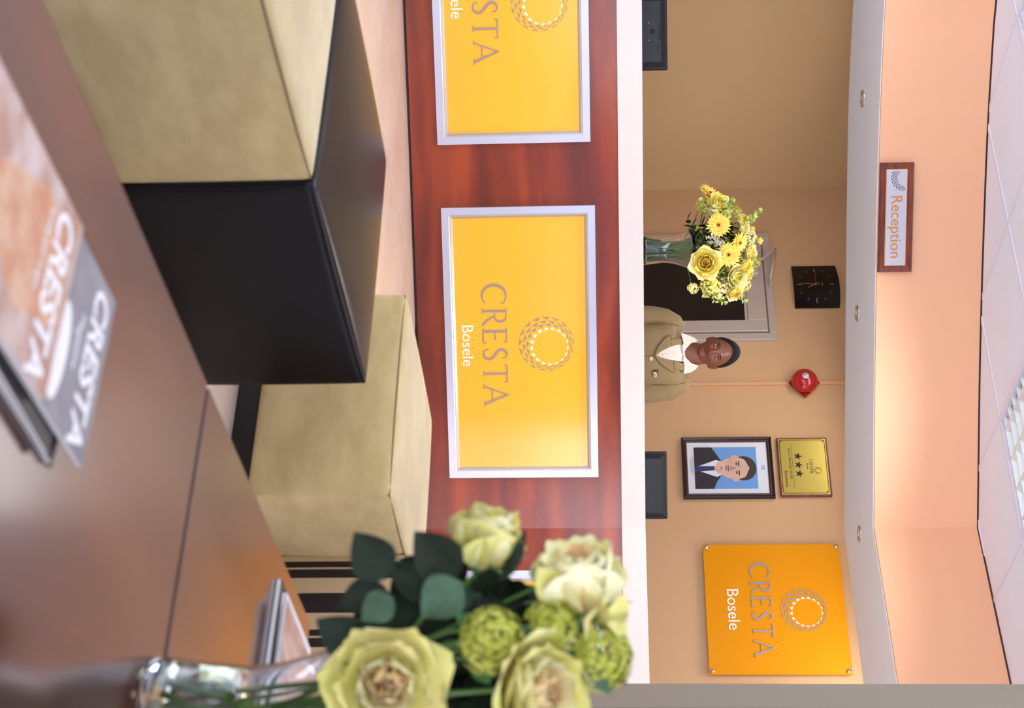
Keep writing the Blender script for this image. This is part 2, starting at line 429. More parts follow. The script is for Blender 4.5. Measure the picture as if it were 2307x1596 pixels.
for fam in (0, 1):
    D, S = (GA, GB) if fam == 0 else (GB, GA)
    for k in range(-12, 9):
        base = J2 + S*(k*CS)
        bm = bmesh.new()
        h = .012
        for q in range(-14, 14):
            a = base + D*(q*CS+.0); b_ = base + D*((q+1)*CS)
            mid = (a+b_)/2
            if not (-3.7 < mid.x < 4.8 and 1.5 < mid.y < 8.2): continue
            P = trim_front([a-S*h, b_-S*h, b_+S*h, a+S*h])
            if len(P) >= 3: prism(bm, P, ZC-.0+fam*.0007, ZC+.006)
        if len(bm.faces): obj('ceiling_batten', bm, M['tee'], ce)
        else: bm.free()

def louvre_light(i, j, label):
    c = J2 + GA*((i+.5)*CS) + GB*((j+.5)*CS)
    t = thing('ceiling_light', label, 'light', (c.x, c.y, ZC), ROT_A, 'recessed louvred ceiling lights')
    h = CS/2-.016
    b = bmesh.new()
    for s in (-1, 1):
        box(b, s*h-.012, s*h+.012, -h-.012, h+.012, -.004, .02); box(b, -h, h, s*h-.012, s*h+.012, -.0035, .02)
    obj('frame', b, M['tee'], t)
    obj('housing', bbox(-h, h, -h, h, .075, .08), M['lamp_in'], t)
    for s in (-1, 0, 1):
        b = bmesh.new(); tube(b, [(s*.2, -h+.03, .056), (s*.2, h-.03, .056)], .012, 8); obj('lamp_tube', b, M['tube'], t, True)
    for k in (-1.5, -.5, .5, 1.5):     # curved reflector vanes along the tubes
        b = bmesh.new(); x = k*.155
        loft(b, [[Vector((x-.004, y, .0)), Vector((x+.004, y, .0)), Vector((x+.030, y, .042)), Vector((x-.030, y, .042))] for y in (-h, h)])
        obj('louvre_blade', b, M['louvre'], t)
    for k in range(7):
        y = -h + (k+.5)*2*h/7
        b = bmesh.new()
        loft(b, [[Vector((x, y-.003, .002)), Vector((x, y+.003, .002)), Vector((x, y+.016, .038)), Vector((x, y-.016, .038))] for x in (-h, h)])
        obj('louvre_vane', b, M['louvre'], t)
    return c
c = louvre_light(0, -1, 'square louvred ceiling light over the counter, beside the peach bulkhead')
area('lamp', (c.x, c.y, ZC-.012), (0, 0, -1), .55, .55, 24, (1, .97, .95), math.radians(140))
c = louvre_light(-2, -3, 'louvred ceiling light at the left corner of the ceiling, only its edge in view')
area('lamp', (c.x, c.y, ZC-.012), (0, 0, -1), .55, .55, 5, (1, .97, .95), math.radians(130))

# bulkhead, soffit
tag(obj('wall_bulkhead', wall_strip(BULK, ZS, ZC-.004, 0, .1), M['peach'], smooth=False), kind='structure')
auto_smooth(bpy.data.objects['wall_bulkhead'], .5)
tag(obj('wall_bulkhead_return', wall_strip(B_END, ZS, ZC-.004, 0, .1), M['peach']), kind='structure')
b = bmesh.new()
def soffit_strip(F, Bk):
    n = 24
    def samp(P, t):
        L = [0]
        for a, c_ in zip(P, P[1:]): L.append(L[-1]+(c_-a).length)
        s = t*L[-1]
        for k in range(len(P)-1):
            if s <= L[k+1]+1e-9: return P[k]+(P[k+1]-P[k])*((s-L[k])/max(L[k+1]-L[k], 1e-9))
        return P[-1]
    rings = []
    for k in range(n+1):
        a, c_ = samp(F, k/n), samp(Bk, k/n)
        rings.append([Vector((a.x, a.y, ZS-.004)), Vector((c_.x, c_.y, ZS-.004)), Vector((c_.x, c_.y, ZS+.12)), Vector((a.x, a.y, ZS+.12))])
    loft(b, rings)
fc = Vector((B_END[0].x+.006, B_END[0].y+.024, 0))
soffit_strip(offset(BULK, .02)[:-1]+[fc], SBACK)
o = obj('ceiling_soffit', b, M['soffit']); tag(o, kind='structure')
b = bmesh.new(); soffit_strip([fc]+offset(B_END, .02)[1:], SB_END)
o = obj('ceiling_soffit_return', b, M['soffit']); tag(o, kind='structure')
# thin dark strips painted as the shaded gap between bulkhead and ceiling
P = offset(BULK, -.004) ; b = wall_strip(BULK, ZC-.002, ZC+.004, -.003, .0)
tag(obj('shade_strip_1', b, M['gap']), kind='structure')
tag(obj('shade_strip_2', wall_strip(B_END, ZC-.003, ZC+.003, -.004, .0), M['gap']), kind='structure')

# downlights in the soffit
def downlight(U, V, label):
    p = at_z(U, V, ZS-.004)
    t = thing('downlight', label, 'light', (p.x, p.y, p.z), 0, 'chrome downlights in the soffit')
    b = bmesh.new(); lathe(b, [(.030, .002), (.030, -.004), (.036, -.0085), (.043, -.007), (.046, 0), (.046, .002)], 28); obj('rim', b, M['chrome'], t, True)
    b = bmesh.new(); lathe(b, [(.001, -.002), (.020, -.003), (.029, -.001), (.029, .001)], 24); obj('lamp', b, M['louvre'], t, True)
downlight(222, 1944, 'chrome downlight in the white soffit left of the reception sign')
downlight(707, 1932, 'chrome downlight in the white soffit above the square clock')
downlight(1204, 1937, 'chrome downlight in the white soffit above the square yellow board')

# ------------------------------------------------------------------ office behind the counter
def wp(U): p = on_wall(U, 1500); return Vector((p.x, p.y, 0))
cor = wp(428)
end = cor + GA*6.2
def wall_slab(name, a, b_, z0, z1, th, mt):
    d = (b_-a).normalized(); n = Vector((-d.y, d.x, 0))*th
    bm = bmesh.new(); prism(bm, [a, b_, b_+n, a+n], z0, z1); o = obj(name, bm, mt); return tag(o, kind='structure')
wall_slab('wall_back', cor, end, 0, 2.9, .15, M['office_wall'])
wall_slab('wall_office_left', cor - GB*3.2, cor, 0, 2.9, .15, M['office_wall_l'])
tag(obj('ceiling_office', bbox(-3.3, 3.6, 7.7, 11.9, 2.7, 2.76), M['soffit']), kind='structure')

# door of the office, dark glass in an aluminium frame
pA, pB = on_wall(531, 1736), on_wall(771, 1746)
def wl(U, V, off=0.0):      # coordinates in the wall frame (x along the wall, z up) relative to cor
    p = on_wall(U, V, off) - cor; return p.dot(GA), p.z
door = thing('door_1', None, None, (cor.x, cor.y, 0), ROT_A); tag(door, kind='structure')
xl = wl(531, 1700)[0]; xr = wl(771, 1700)[0]; zt = .5*(wl(531, 1736)[1]+wl(771, 1745)[1])
def fr(x0, x1, y0, y1, z0, z1, r=.003): return bbox(x0, x1, y0, y1, z0, z1, r, 1)
for a in ((xl, xl+.055, 0, zt), (xr-.055, xr, 0, zt)): obj('door_frame', fr(a[0], a[1], -.03, .01, a[2], a[3]), M['door_alu'], door)
obj('door_frame', fr(xl+.055, xr-.055, -.03, .01, zt-.05, zt), M['door_alu'], door)
for a in ((xl+.062, xl+.152), (xr-.152, xr-.062)): obj('door_stile', fr(a[0], a[1], -.042, -.005, .02, zt-.06), M['door_alu'], door)
obj('door_rail', fr(xl+.152, xr-.152, -.042, -.005, zt-.185, zt-.06), M['door_alu'], door)
obj('door_rail', fr(xl+.152, xr-.152, -.042, -.005, .02, .2), M['door_alu'], door)
obj('door_bead', fr(xl+.152, xr-.152, -.036, -.028, zt-.205, zt-.186, .002), M['door_alu'], door)
obj('door_glass', fr(xl+.15, xr-.15, -.024, -.016, .19, zt-.18, .001), M['door_glass'], door)
# closer and its arm
cx, cz = wl(597, 1704, .07)
clo = thing('door_closer', 'grey overhead door closer with folded arm above the office door glass', 'door closer', tuple(cor+GA*cx+Vector((0, 0, cz))), ROT_A)
obj('closer_body', bbox(-.095, .095, -.1, -.043, -.038, .012, .012, 3), M['door_alu'], clo, True)
b = bmesh.new(); tube(b, [(-.045, -.075, .012), (-.045, -.075, .05)], .012, 10); obj('spindle', b, M['door_alu'], clo, True)
b = bmesh.new(); box(b, -.006, .006, -.006, .006, 0, .2); bmesh.ops.transform(b, matrix=Matrix.Translation((-.045, -.08, .045)) @ Matrix.Rotation(math.radians(-42), 4, 'Y') @ Matrix.Diagonal((1.4, .8, .62, 1)), verts=b.verts)
obj('arm', b, M['door_alu'], clo)
b = bmesh.new(); tube(b, [(-.125, -.085, .135), (.11, -.05, .088)], .009, 8); obj('arm', b, M['door_alu'], clo, True)
obj('bracket', bbox(.08, .16, -.06, -.03, .078, .1, .004), M['door_alu'], clo)

# conduit and fire bell
cx, _ = wl(866, 1700)
cn = thing('conduit', 'peach painted cable conduit running vertically on the wall behind the man', 'conduit', (cor.x, cor.y, 0), ROT_A)
obj('conduit_box', bbox(cx-.011, cx+.011, -.014, .0, 0, 2.7, .003, 2), M['conduit'], cn)
bx, bz = wl(862, 1812, .03)
bell = thing('fire_bell', 'round red fire alarm bell on a red diamond plate', 'bell', tuple(cor+GA*bx+Vector((0, 0, bz))), ROT_A)
b = bmesh.new(); d = .112; plate(b, [(d, 0), (0, d*.92), (-d, 0), (0, -d*.92)], -.014, -.03); bmesh.ops.bevel(b, geom=b.edges[:], offset=.004, segments=2, affect='EDGES'); obj('back_plate', b, M['red'], bell)
RX = Matrix.Rotation(math.radians(90), 4, 'X')     # lathe axis z -> -y
b = bmesh.new(); lathe(b, [(.082, .04), (.086, .044), (.084, .056), (.076, .078), (.058, .098), (.032, .108), (.001, .11)], 40, RX); obj('gong', b, M['red'], bell, True)
b = bmesh.new(); lathe(b, [(.001, .11), (.021, .1105), (.021, .112), (.001, .1125)], 24, RX); obj('label_disc', b, M['mount'], bell, True)
b = bmesh.new(); lathe(b, [(.001, .112), (.009, .1125), (.008, .118), (.001, .119)], 16, RX); obj('screw', b, M['chrome'], bell, True)
b = bmesh.new()
for k in range(22):
    a = 2*PI*k/22; x, z = math.cos(a)*.0155, math.sin(a)*.0155; box(b, x-.0012, x+.0012, -.1128, -.112, z-.0012, z+.0012)
obj('ring_print', b, M['p_blue'], bell)

# wall clock
def wall_quad(U0, U1, V00, V01, V10, V11):
    """corners: left bottom/top, right bottom/top -> centre, width, height"""
    a, b_, c_, d_ = wl(U0, V00), wl(U0, V01), wl(U1, V10), wl(U1, V11)
    cx = (a[0]+c_[0])/2; cz = (a[1]+b_[1]+c_[1]+d_[1])/4
    return cx, cz, (c_[0]-a[0]), ((b_[1]-a[1])+(d_[1]-c_[1]))/2, math.atan2((c_[1]+d_[1]-a[1]-b_[1])/2, c_[0]-a[0])
cx, cz, cw, ch, tl = wall_quad(603, 696, 1782, 1880, 1791, 1892)
ck = thing('wall_clock', 'square black wall clock with thin gold hour marks and hands', 'clock', tuple(cor+GA*cx+Vector((0, 0, cz))), ROT_A)
b = bmesh.new(); rings = []
for k in range(9):
    x = -cw/2+cw*k/8; q = 1-(2*k/8-1)**2; y = -.012-.026*q
    rings.append([Vector((x, 0, -ch/2)), Vector((x, y, -ch/2)), Vector((x, y, ch/2+.012*q)), Vector((x, 0, ch/2+.012*q))])
loft(b, rings); o = obj('clock_face', b, M['clock'], ck); auto_smooth(o, .5)
def cy(x): return -.0125-.026*(1-(2*x/cw)**2)
for h in range(12):
    a = PI/2-2*PI*h/12; L0, L1 = (.070, .093) if h % 3 == 0 else (.078, .094); wd = .0045 if h % 3 == 0 else .0018
    sx = cw*.42/.094; sz = ch*.42/.094
    if h == 0 or h == 6: pass
    b = bmesh.new(); x0, z0, x1, z1 = math.cos(a)*L0*sx, math.sin(a)*L0*sz, math.cos(a)*L1*sx, math.sin(a)*L1*sz
    ribbon2(b, [(x0, z0), (x1, z1)], wd, 0, 0.0006)
    for v in b.verts: v.co.y = cy(v.co.x) - (.001 if v.co.y > 0 else 0)
    obj('hour_mark', b, M['goldhand'], ck)
for nm, a, L, wd in (('minute_hand', -94, .1, .003), ('hour_hand', -62, .055, .005), ('second_hand', 178, .105, .0012)):
    a = math.radians(a); b = bmesh.new()
    ribbon2(b, [(-math.cos(a)*.03, -math.sin(a)*.03), (math.cos(a)*L*.6, math.sin(a)*L*.6), (math.cos(a)*L*1.1, math.sin(a)*L*1.1)], [wd*.6, wd, wd*.4], -.042, -.0425)
    obj(nm, b, M['goldhand'], ck)
b = bmesh.new(); lathe(b, [(.001, .036), (.005, .037), (.004, .045), (.001, .045)], 14, RX); obj('hub', b, M['goldhand'], ck)
b = bmesh.new(); ribbon2(b, [(-.012, .045), (.012, .045)], .003, -.0385, -.0395); obj('dial_print', b, M['goldhand'], ck)

# framed portrait
cx, cz, cw, ch, tl = wall_quad(990, 1126, 1533, 1736, 1541.5, 1747)
pt = thing('framed_portrait', 'framed portrait photograph of a suited person on a blue ground', 'picture', tuple(cor+GA*cx+Vector((0, 0, cz))), ROT_A)
def moulding(t, w_, h_, prof, mt, name='frame'):
    """prof: (inset, depth) pairs round a rectangle; four mitred sides"""
    for s in range(4):
        b = bmesh.new()
        def pt_(ins, c): 
            x, z = w_/2-ins, h_/2-ins
            return [(-x, -z), (x, -z), (x, z), (-x, z)][c % 4]
        r0 = [Vector((pt_(i, s)[0], d_, pt_(i, s)[1])) for i, d_ in prof]
        r1 = [Vector((pt_(i, s+1)[0], d_, pt_(i, s+1)[1])) for i, d_ in prof]
        loft(b, [r0, r1]); obj(name, b, mt, t)
moulding(pt, cw, ch, [(0, 0), (0, -.022), (.008, -.028), (.017, -.02), (.018, 0)], M['black_frame'], 'outer_frame')
moulding(pt, cw-.034, ch-.034, [(0, 0), (0, -.019), (.006, -.022), (.016, -.014), (.017, 0)], M['mahog'], 'inner_frame')
W, H = cw/2-.033, ch/2-.033
obj('mount', bbox(-W, W, -.010, 0, -H, H), M['mount'], pt)
pw, ph = W-.035, H*.78
obj('print_ground', bbox(-pw, pw, -.0112, -.010, -ph-.012, ph-.012+.0), M['p_blue'], pt)
def ell(cx, cz, rx, rz, n=28, a0=0, a1=2*PI): return [(cx+math.cos(a0+(a1-a0)*k/n)*rx, cz+math.sin(a0+(a1-a0)*k/n)*rz) for k in range(n)]
def flat(name, pts, mt, lay, par): b = bmesh.new(); plate(b, pts, -.0112-.0003*lay+.0002, -.0112-.0003*lay-.0003); return obj(name, b, mt, par)
s = pw
flat('printed_jacket', [(-s, -ph-.012), (s, -ph-.012), (s, -.46*ph), (s*.66, -.36*ph), (.3*s, -.18*ph), (-.28*s, -.18*ph), (-.66*s, -.34*ph), (-s, -.50*ph)], M['p_suit'], 1, pt)
flat('printed_shirt', [(-.02*s, -ph-.01), (.08*s, -ph-.01), (.44*s, -.36*ph), (.3*s, -.13*ph), (-.26*s, -.13*ph), (-.38*s, -.36*ph)], M['p_white'], 2, pt)
flat('printed_neck', [(-.26*s, -.32*ph), (.02*s, -.44*ph), (.28*s, -.32*ph), (.3*s, .05*ph), (-.26*s, .05*ph)], M['p_skin'], 3, pt)
flat('printed_tie', [(-.09*s, -ph-.01), (.2*s, -ph-.01), (.14*s, -.6*ph), (.12*s, -.42*ph), (-.08*s, -.42*ph), (-.08*s, -.6*ph)], M['p_tie'], 4, pt)
flat('printed_hair', ell(.03*s, .52*ph, .58*s, .40*ph), M['p_hair'], 4, pt)
for sx_ in (-1, 1): flat('printed_ear', ell(.03*s+sx_*.55*s, .24*ph, .08*s, .12*ph, 14), M['p_skin'], 4, pt)
flat('printed_face', ell(.03*s, .24*ph, .52*s, .54*ph), M['p_skin'], 5, pt)
flat('printed_hairline', [(-.50*s, .42*ph), (-.42*s, .72*ph), (.03*s, .86*ph), (.48*s, .72*ph), (.56*s, .42*ph), (.44*s, .56*ph), (.03*s, .70*ph), (-.36*s, .56*ph)], M['p_hair'], 6, pt)
M['p_sk2'] = mat('print_skin_dark', srgb(186, 136, 118), .5)
for sx_ in (-1, 1):
    flat('printed_brow', ell(.03*s+sx_*.22*s, .36*ph, .15*s, .022*ph, 12), M['p_hair'], 6, pt)
    flat('printed_socket', ell(.03*s+sx_*.21*s, .285*ph, .11*s, .035*ph, 12), M['p_sk2'], 6, pt)
    flat('printed_eye', ell(.03*s+sx_*.21*s, .285*ph, .06*s, .018*ph, 12), M['p_suit'], 7, pt)
flat('printed_nose', [(.01*s, .26*ph), (.06*s, .26*ph), (.14*s, .07*ph), (-.07*s, .07*ph)], M['p_sk2'], 6, pt)
flat('printed_moustache', ell(.03*s, .02*ph, .17*s, .026*ph, 14), mat('print_stubble', srgb(140, 100, 88), .5), 7, pt)
flat('printed_mouth', ell(.03*s, -.05*ph, .15*s, .028*ph, 14), M['p_lip'], 8, pt)
flat('printed_chin', ell(.03*s, -.2*ph, .11*s, .03*ph, 14), M['p_sk2'], 6, pt)
b = bmesh.new()     # crest at the top of the mount, caption lines below
for k in range(5): ribbon2(b, [(-.014+.007*k, H*.86), (-.011+.0055*k, H*.93)], .003, -.0105, -.0108)
ribbon2(b, [(-.016, H*.85), (.016, H*.85)], .002, -.0105, -.0108)
obj('crest_print', b, M['p_blue'], pt)
b = bmesh.new()
for q, (x0, x1) in enumerate(((-.09, .06), (-.06, .03), (-.07, .04))): ribbon2(b, [(x0, -H*.86-q*.007), (x1, -H*.86-q*.007)], .0016, -.0105, -.0108)
obj('caption_print', b, M['ink'], pt)

# brass plaque
cx, cz, cw, ch, tl = wall_quad(990, 1122, 1748.5, 1861, 1757, 1875)
pq = thing('brass_plaque', 'brass three-star hotel plaque on a red wood board, above the portrait', 'plaque', tuple(cor+GA*cx+Vector((0, 0, cz))), ROT_A)
obj('board', bbox(-cw/2, cw/2, -.018, 0, -ch/2, ch/2, .003, 1), M['redwood'], pq)
W, H = cw/2-.012, ch/2-.01
obj('plate', bbox(-W, W, -.021, -.018, -H, H, .001, 1), M['gold'], pq)
def rrect(w_, h_, r, n=5):
    out = []
    for cx_, cz_, a0 in ((w_-r, h_-r, 0), (-w_+r, h_-r, 90), (-w_+r, -h_+r, 180), (w_-r, -h_+r, 270)):
        for k in range(n+1): a = math.radians(a0+90*k/n); out.append((cx_+math.cos(a)*r, cz_+math.sin(a)*r))
    return out
b = bmesh.new(); q = rrect(W-.008, H-.008, .014); ribbon2(b, q+[q[0]], .0042, -.021, -.0215); obj('border', b, M['ink'], pq)
b = bmesh.new()
def star(b, cx, cz, r, y0, y1):
    pts = [(cx+math.cos(PI/2+k*PI/5)*(r if k % 2 == 0 else r*.4), cz+math.sin(PI/2+k*PI/5)*(r if k % 2 == 0 else r*.4)) for k in range(10)]
    for k in range(10): plate(b, [(cx, cz), pts[k], pts[(k+1) % 10]], y0, y1)
for k in (-1, 0, 1):
    b = bmesh.new(); star(b, k*.062-.01, -.032, .028, -.021, -.0216); obj('star', b, M['ink'], pq)
b = bmesh.new(); ribbon2(b, [(-W*.8, -.068), (W*.8, -.068)], .0018, -.021, -.0215); ribbon2(b, [(-W*.0-.06, -.062), (W*.2, -.062)], .0001, -.021, -.0215)
text_bm(b, 'Bosele', .016, 0, .018, -.021, -.0216)
text_bm(b, 'FULLY SERVICED HOTEL', .0205, -.02, -.09, -.021, -.0216)
text_bm(b, 'botswana', .030, .085, -.122, -.021, -.0216, shear=.35)
obj('lettering', b, M['ink'], pq)

# the hotel logo ring and the capital lettering
def logo(parent, cx, cz, R, y0, y1, m_out, m_in, part=None):
    """ring of triangles between an outer circle and an inner circle shifted up and right"""
    N_ = 17; ox, oz, ri = .11*R, .13*R, .63*R
    rows = 4
    def pnt(row, a):
        t = row/rows; r = ri+(R-ri)*t; c = (cx+ox*(1-t), cz+oz*(1-t))
        return (c[0]+math.cos(a)*r, c[1]+math.sin(a)*r)
    bo = bmesh.new(); bi = bmesh.new()
    for row in range(rows):
        for k in range(N_):
            a = 2*PI*(k+.5*(row % 2))/N_; da = 2*PI/N_
            if row == 0: tri = [pnt(.05, a-.40*da), pnt(.05, a+.40*da), pnt(.92, a)]
            elif row == 3: tri = [pnt(3.12, a-.05*da), pnt(3.98, a+.42*da), pnt(3.98, a-.38*da)]
            else: tri = [pnt(row+.02, a-.12*da), pnt(row+.86, a+.44*da), pnt(row+.80, a-.42*da)]
            plate(bi if row == 0 else bo, tri, y0, y1)
    obj('logo_ring', bo, m_out, parent); 
    if m_in is not None: obj('logo_inner_ring', bi, m_in, parent)
    else: bi.free()
def caps(t, mt, cx, cz, H, y0, y1, tracking=1.0):
    """CRESTA, light flared capitals; H cap height"""
    K = [bmesh.new()]; KC = [0]
    def done():
        obj('letter', K[0], mt, t); K[0] = bmesh.new()
    def S(x0, pts, ws): ribbon2(K[0], [(x0+x*H, cz+(z-.5)*H) for x, z in pts], [v*H*1.12 for v in ws] if isinstance(ws, (list, tuple)) else ws*H*1.12, y0, y1-.00006*KC[0]); KC[0] += 1
    adv = [.98, .84, .78, .74, .84, .95]; adv = [a*tracking for a in adv]; tot = sum(adv)-.12
    x = cx-tot*H/2
    def arc(cx_, cz_, rx, rz, a0, a1, n=14): return [(cx_+math.cos(math.radians(a0+(a1-a0)*k/n))*rx, cz_+math.sin(math.radians(a0+(a1-a0)*k/n))*rz) for k in range(n+1)]
    # C
    p = arc(.47, .5, .44, .49, 48, 312, 18); S(x, p, [.035+.085*math.sin(PI*k/18)**1.3 for k in range(19)]); S(x, [(.775, .93), (.775, .76)], [.03, .05]); x += adv[0]*H; done()
    # R
    S(x, [(.12, 0), (.12, 1)], .095); S(x, [(0, .015), (.26, .015)], .03); S(x, [(0, .985), (.24, .985)], .03)
    p = [(.16, .97), (.36, .97)] + arc(.36, .74, .20, .23, 90, -90, 10) + [(.16, .51)]; S(x, p, [.04, .04]+[.04+.06*math.sin(PI*k/10) for k in range(11)]+[.04])
    S(x, [(.32, .5), (.5, .2), (.70, .0)], [.06, .095, .09]); x += adv[1]*H; done()
    # E
    S(x, [(.12, 0), (.12, 1)], .095); S(x, [(0, .975), (.55, .975)], .05); S(x, [(0, .025), (.58, .025)], .05); S(x, [(.12, .52), (.46, .52)], .045)
    S(x, [(.55, 1), (.55, .86)], [.03, .045]); S(x, [(.59, 0), (.60, .15)], [.03, .05]); S(x, [(.46, .58), (.46, .46)], .03); x += adv[2]*H; done()
    # S
    p = arc(.30, .755, .20, .225, 40, 190, 8) + [(.16, .62), (.30, .50), (.42, .40)] + arc(.27, .245, .22, .225, 20, -140, 8)
    S(x, p, [.04+.07*math.sin(PI*k/(len(p)-1)) for k in range(len(p))]); S(x, [(.45, .92), (.45, .78)], [.03, .045]); S(x, [(.10, .22), (.10, .07)], [.045, .03]); x += adv[3]*H; done()
    # T
    S(x, [(.36, 0), (.36, 1)], .095); S(x, [(0, .97), (.72, .97)], .05); S(x, [(.02, .99), (.0, .84)], [.045, .03]); S(x, [(.70, .99), (.72, .84)], [.045, .03]); S(x, [(.24, .015), (.48, .015)], .03); x += adv[4]*H; done()
    # A
    S(x, [(.05, 0), (.42, 1)], [.055, .05]); S(x, [(.40, 1), (.80, 0)], [.07, .105]); S(x, [(.17, .34), (.66, .34)], .045); S(x, [(-.04, .015), (.15, .015)], .03); S(x, [(.68, .015), (.92, .015)], .03); done(); K[0].free()
logo(pq, .03, .085, .0235, -.021, -.0216, M['ink'], M['ink'])
caps(pq, M['ink'], 0, .047, .021, -.021, -.0216, .93)
for sx_ in (-1, 1):
    for sz_ in (-1, 1):
        b = bmesh.new(); lathe(b, [(.001, .0225), (.005, .0225), (.0045, .0205)], 12, RX, True)
        o = obj('screw', b, M['chrome'], pq); o.location = (sx_*(W-.018), -.0005, sz_*(H-.018))

# square yellow board on the office wall
cx, cz, cw, ch, tl = wall_quad(1232.5, 1524, 1583, 1887.5, 1597.5, 1921)
yb = thing('yellow_wall_sign', 'square yellow hotel sign on four studs on the office wall', 'sign', tuple(cor+GA*cx+Vector((0, 0, cz))), ROT_A)
obj('board', bbox(-cw/2, cw/2, -.028, -.018, -ch/2, ch/2, .001, 1), M['yellow_b'], yb)
for sx_ in (-1, 1):
    for sz_ in (-1, 1):
        b = bmesh.new(); lathe(b, [(.010, 0), (.010, .027), (.0125, .029), (.012, .036), (.001, .037)], 18, RX); o = obj('stud', b, M['chrome'], yb, True)
        o.location = (sx_*(cw/2-.018), 0, sz_*(ch/2-.02))
def wloc(U, V): a = wl(U, V, .028); return a[0]-cx, a[1]-cz
lx, lz = wloc(1375, 1811); logo(yb, lx, lz, .137, -.028, -.031, M['silver_l'], M['white_l'])
x0, _ = wloc(1270, 1705); x1, _ = wloc(1479, 1730); _, z0 = wloc(1374, 1716)
hh = (x1-x0)/5.0; caps(yb, M['silver_l'], (x0+x1)/2, z0+.002, hh, -.028, -.032, 1.0)
xx, zz = wloc(1373, 1651); b = bmesh.new(); text_bm(b, 'Bosele', .1, xx, zz-.03, -.028, -.0305); obj('lettering', b, M['white_l'], yb)

# ------------------------------------------------------------------ reception counter
rc = thing('reception_counter', 'long curved cherry wood reception counter with thick cream top', 'counter')
ZT0, ZT1 = .988, 1.103
ZB = .0
def strip(name, path, z0, z1, d0, d1, mt, par):
    o = obj(name, wall_strip(path, z0, z1, d0, d1), mt, par); return auto_smooth(o, .5)
strip('front_panel', COUNTER, .012, ZT0, 0, .02, M['cherry'], rc)
strip('front_panel', C_END, .012, ZT0, 0, .02, M['cherry'], rc)
strip('kickboard', COUNTER, 0, .012, .006, .02, M['cherry_dk'], rc)
strip('kickboard', C_END, 0, .012, .006, .02, M['cherry_dk'], rc)
strip('countertop', COUNTER, ZT0, ZT1, -.012, .32, M['slab'], rc)
strip('countertop', [C_END[0]+Vector((.006, -.002, 0))]+C_END[1:], ZT0, ZT1, -.012, .32, M['slab'], rc)
strip('inner_desk', COUNTER, .70, .73, .33, .60, M['cherry'], rc)
strip('desk_side', COUNTER, 0, .70, .34, .36, M['cherry'], rc)

def cpt(x):
    for a, b_ in zip(COUNTER, COUNTER[1:]):
        if a.x <= x <= b_.x: return a + (b_-a)*((x-a.x)/(b_.x-a.x))
    return COUNTER[-1]
def hit_counter(U, V):
    r = ray(U, V); x = 0
    for _ in range(12):
        y = cpt(x).y; p = CAM + r*(y/r.y); x = p.x
    return p
def counter_sign(name, label, L, Rr, logo_c, caps_c, capH, bos_c, ctr=None):
    """L,Rr: (U, Vbottom, Vtop) of left and right frame edges (outer)"""
    pl = hit_counter(L[0], (L[1]+L[2])/2); pr = hit_counter(Rr[0], (Rr[1]+Rr[2])/2) if ctr is None else None
    if ctr is not None: pl, pr = ctr
    a = Vector((pl.x, pl.y, 0)); b_ = Vector((pr.x, pr.y, 0)); d = (b_-a); wd = d.length; d.normalize(); n = Vector((d.y, -d.x, 0))
    mid = (a+b_)/2
    zb = (at_y(L[0], L[1], a.y).z+at_y(Rr[0], Rr[1], b_.y).z)/2; zt = (at_y(L[0], L[2], a.y).z+at_y(Rr[0], Rr[2], b_.y).z)/2
    # sit the frame so that its back clears the curve
    off = 0
    for k in range(11):
        q = a+(b_-a)*k/10
        if a.x > -3 and q.x < .86: c_ = cpt(q.x); off = max(off, (c_-q).dot(n))
    mid = mid + n*(off+.0005)
    t = thing(name, label, 'sign', (mid.x, mid.y, (zb+zt)/2), math.atan2(d.y, d.x), 'framed yellow signs along the counter')
    H = zt-zb
    moulding(t, wd, H, [(0, 0), (0, -.028), (.034, -.028), (.038, -.024), (.038, 0)], M['alu'], 'frame')
    moulding(t, wd-.075, H-.075, [(0, 0), (0, -.024), (.004, -.024), (.014, -.012), (.014, 0)], M['alu_in'], 'frame_lip')
    obj('sign_panel', bbox(-wd/2+.045, wd/2-.045, -.012, -.003, -H/2+.045, H/2-.045), M['yellow'], t)
    def loc(U, V):
        P0 = Vector((mid.x, mid.y, 0)) + n*.012; r = ray(U, V); p = CAM+r*((P0-CAM).dot(n)/r.dot(n))
        return (p-mid).dot(d), p.z-(zb+zt)/2
    return t, loc, wd, H
sg2, loc, wd, H = counter_sign('yellow_counter_sign', 'yellow framed sign on the counter front, whole in view in the middle', (465, 993, 1338.5), (1073, 1016, 1350), 0, 0, 0, 0)
lx, lz = loc(775, 1231)
CL = (M['taupe_l'], M['white_l'])
logo(sg2, lx, lz, .133, -.0122, -.0132, *CL)
x0, z0 = loc(641, 1112); x1, z1 = loc(912, 1119); hh = (x1-x0)/5.0
LX = ((x0+x1)/2, (z0+z1)/2, hh)
caps(sg2, M['taupe_l'], LX[0], LX[1], hh, -.0122, -.0132, 1.0)
bx_, bz_ = loc(779, 1053); b = bmesh.new(); text_bm(b, 'Bosele', .078, bx_, bz_-.024, -.0122, -.0132); obj('lettering', b, M['white_l'], sg2)
LOGO_REL = (lx, lz); BOS_REL = (bx_, bz_)
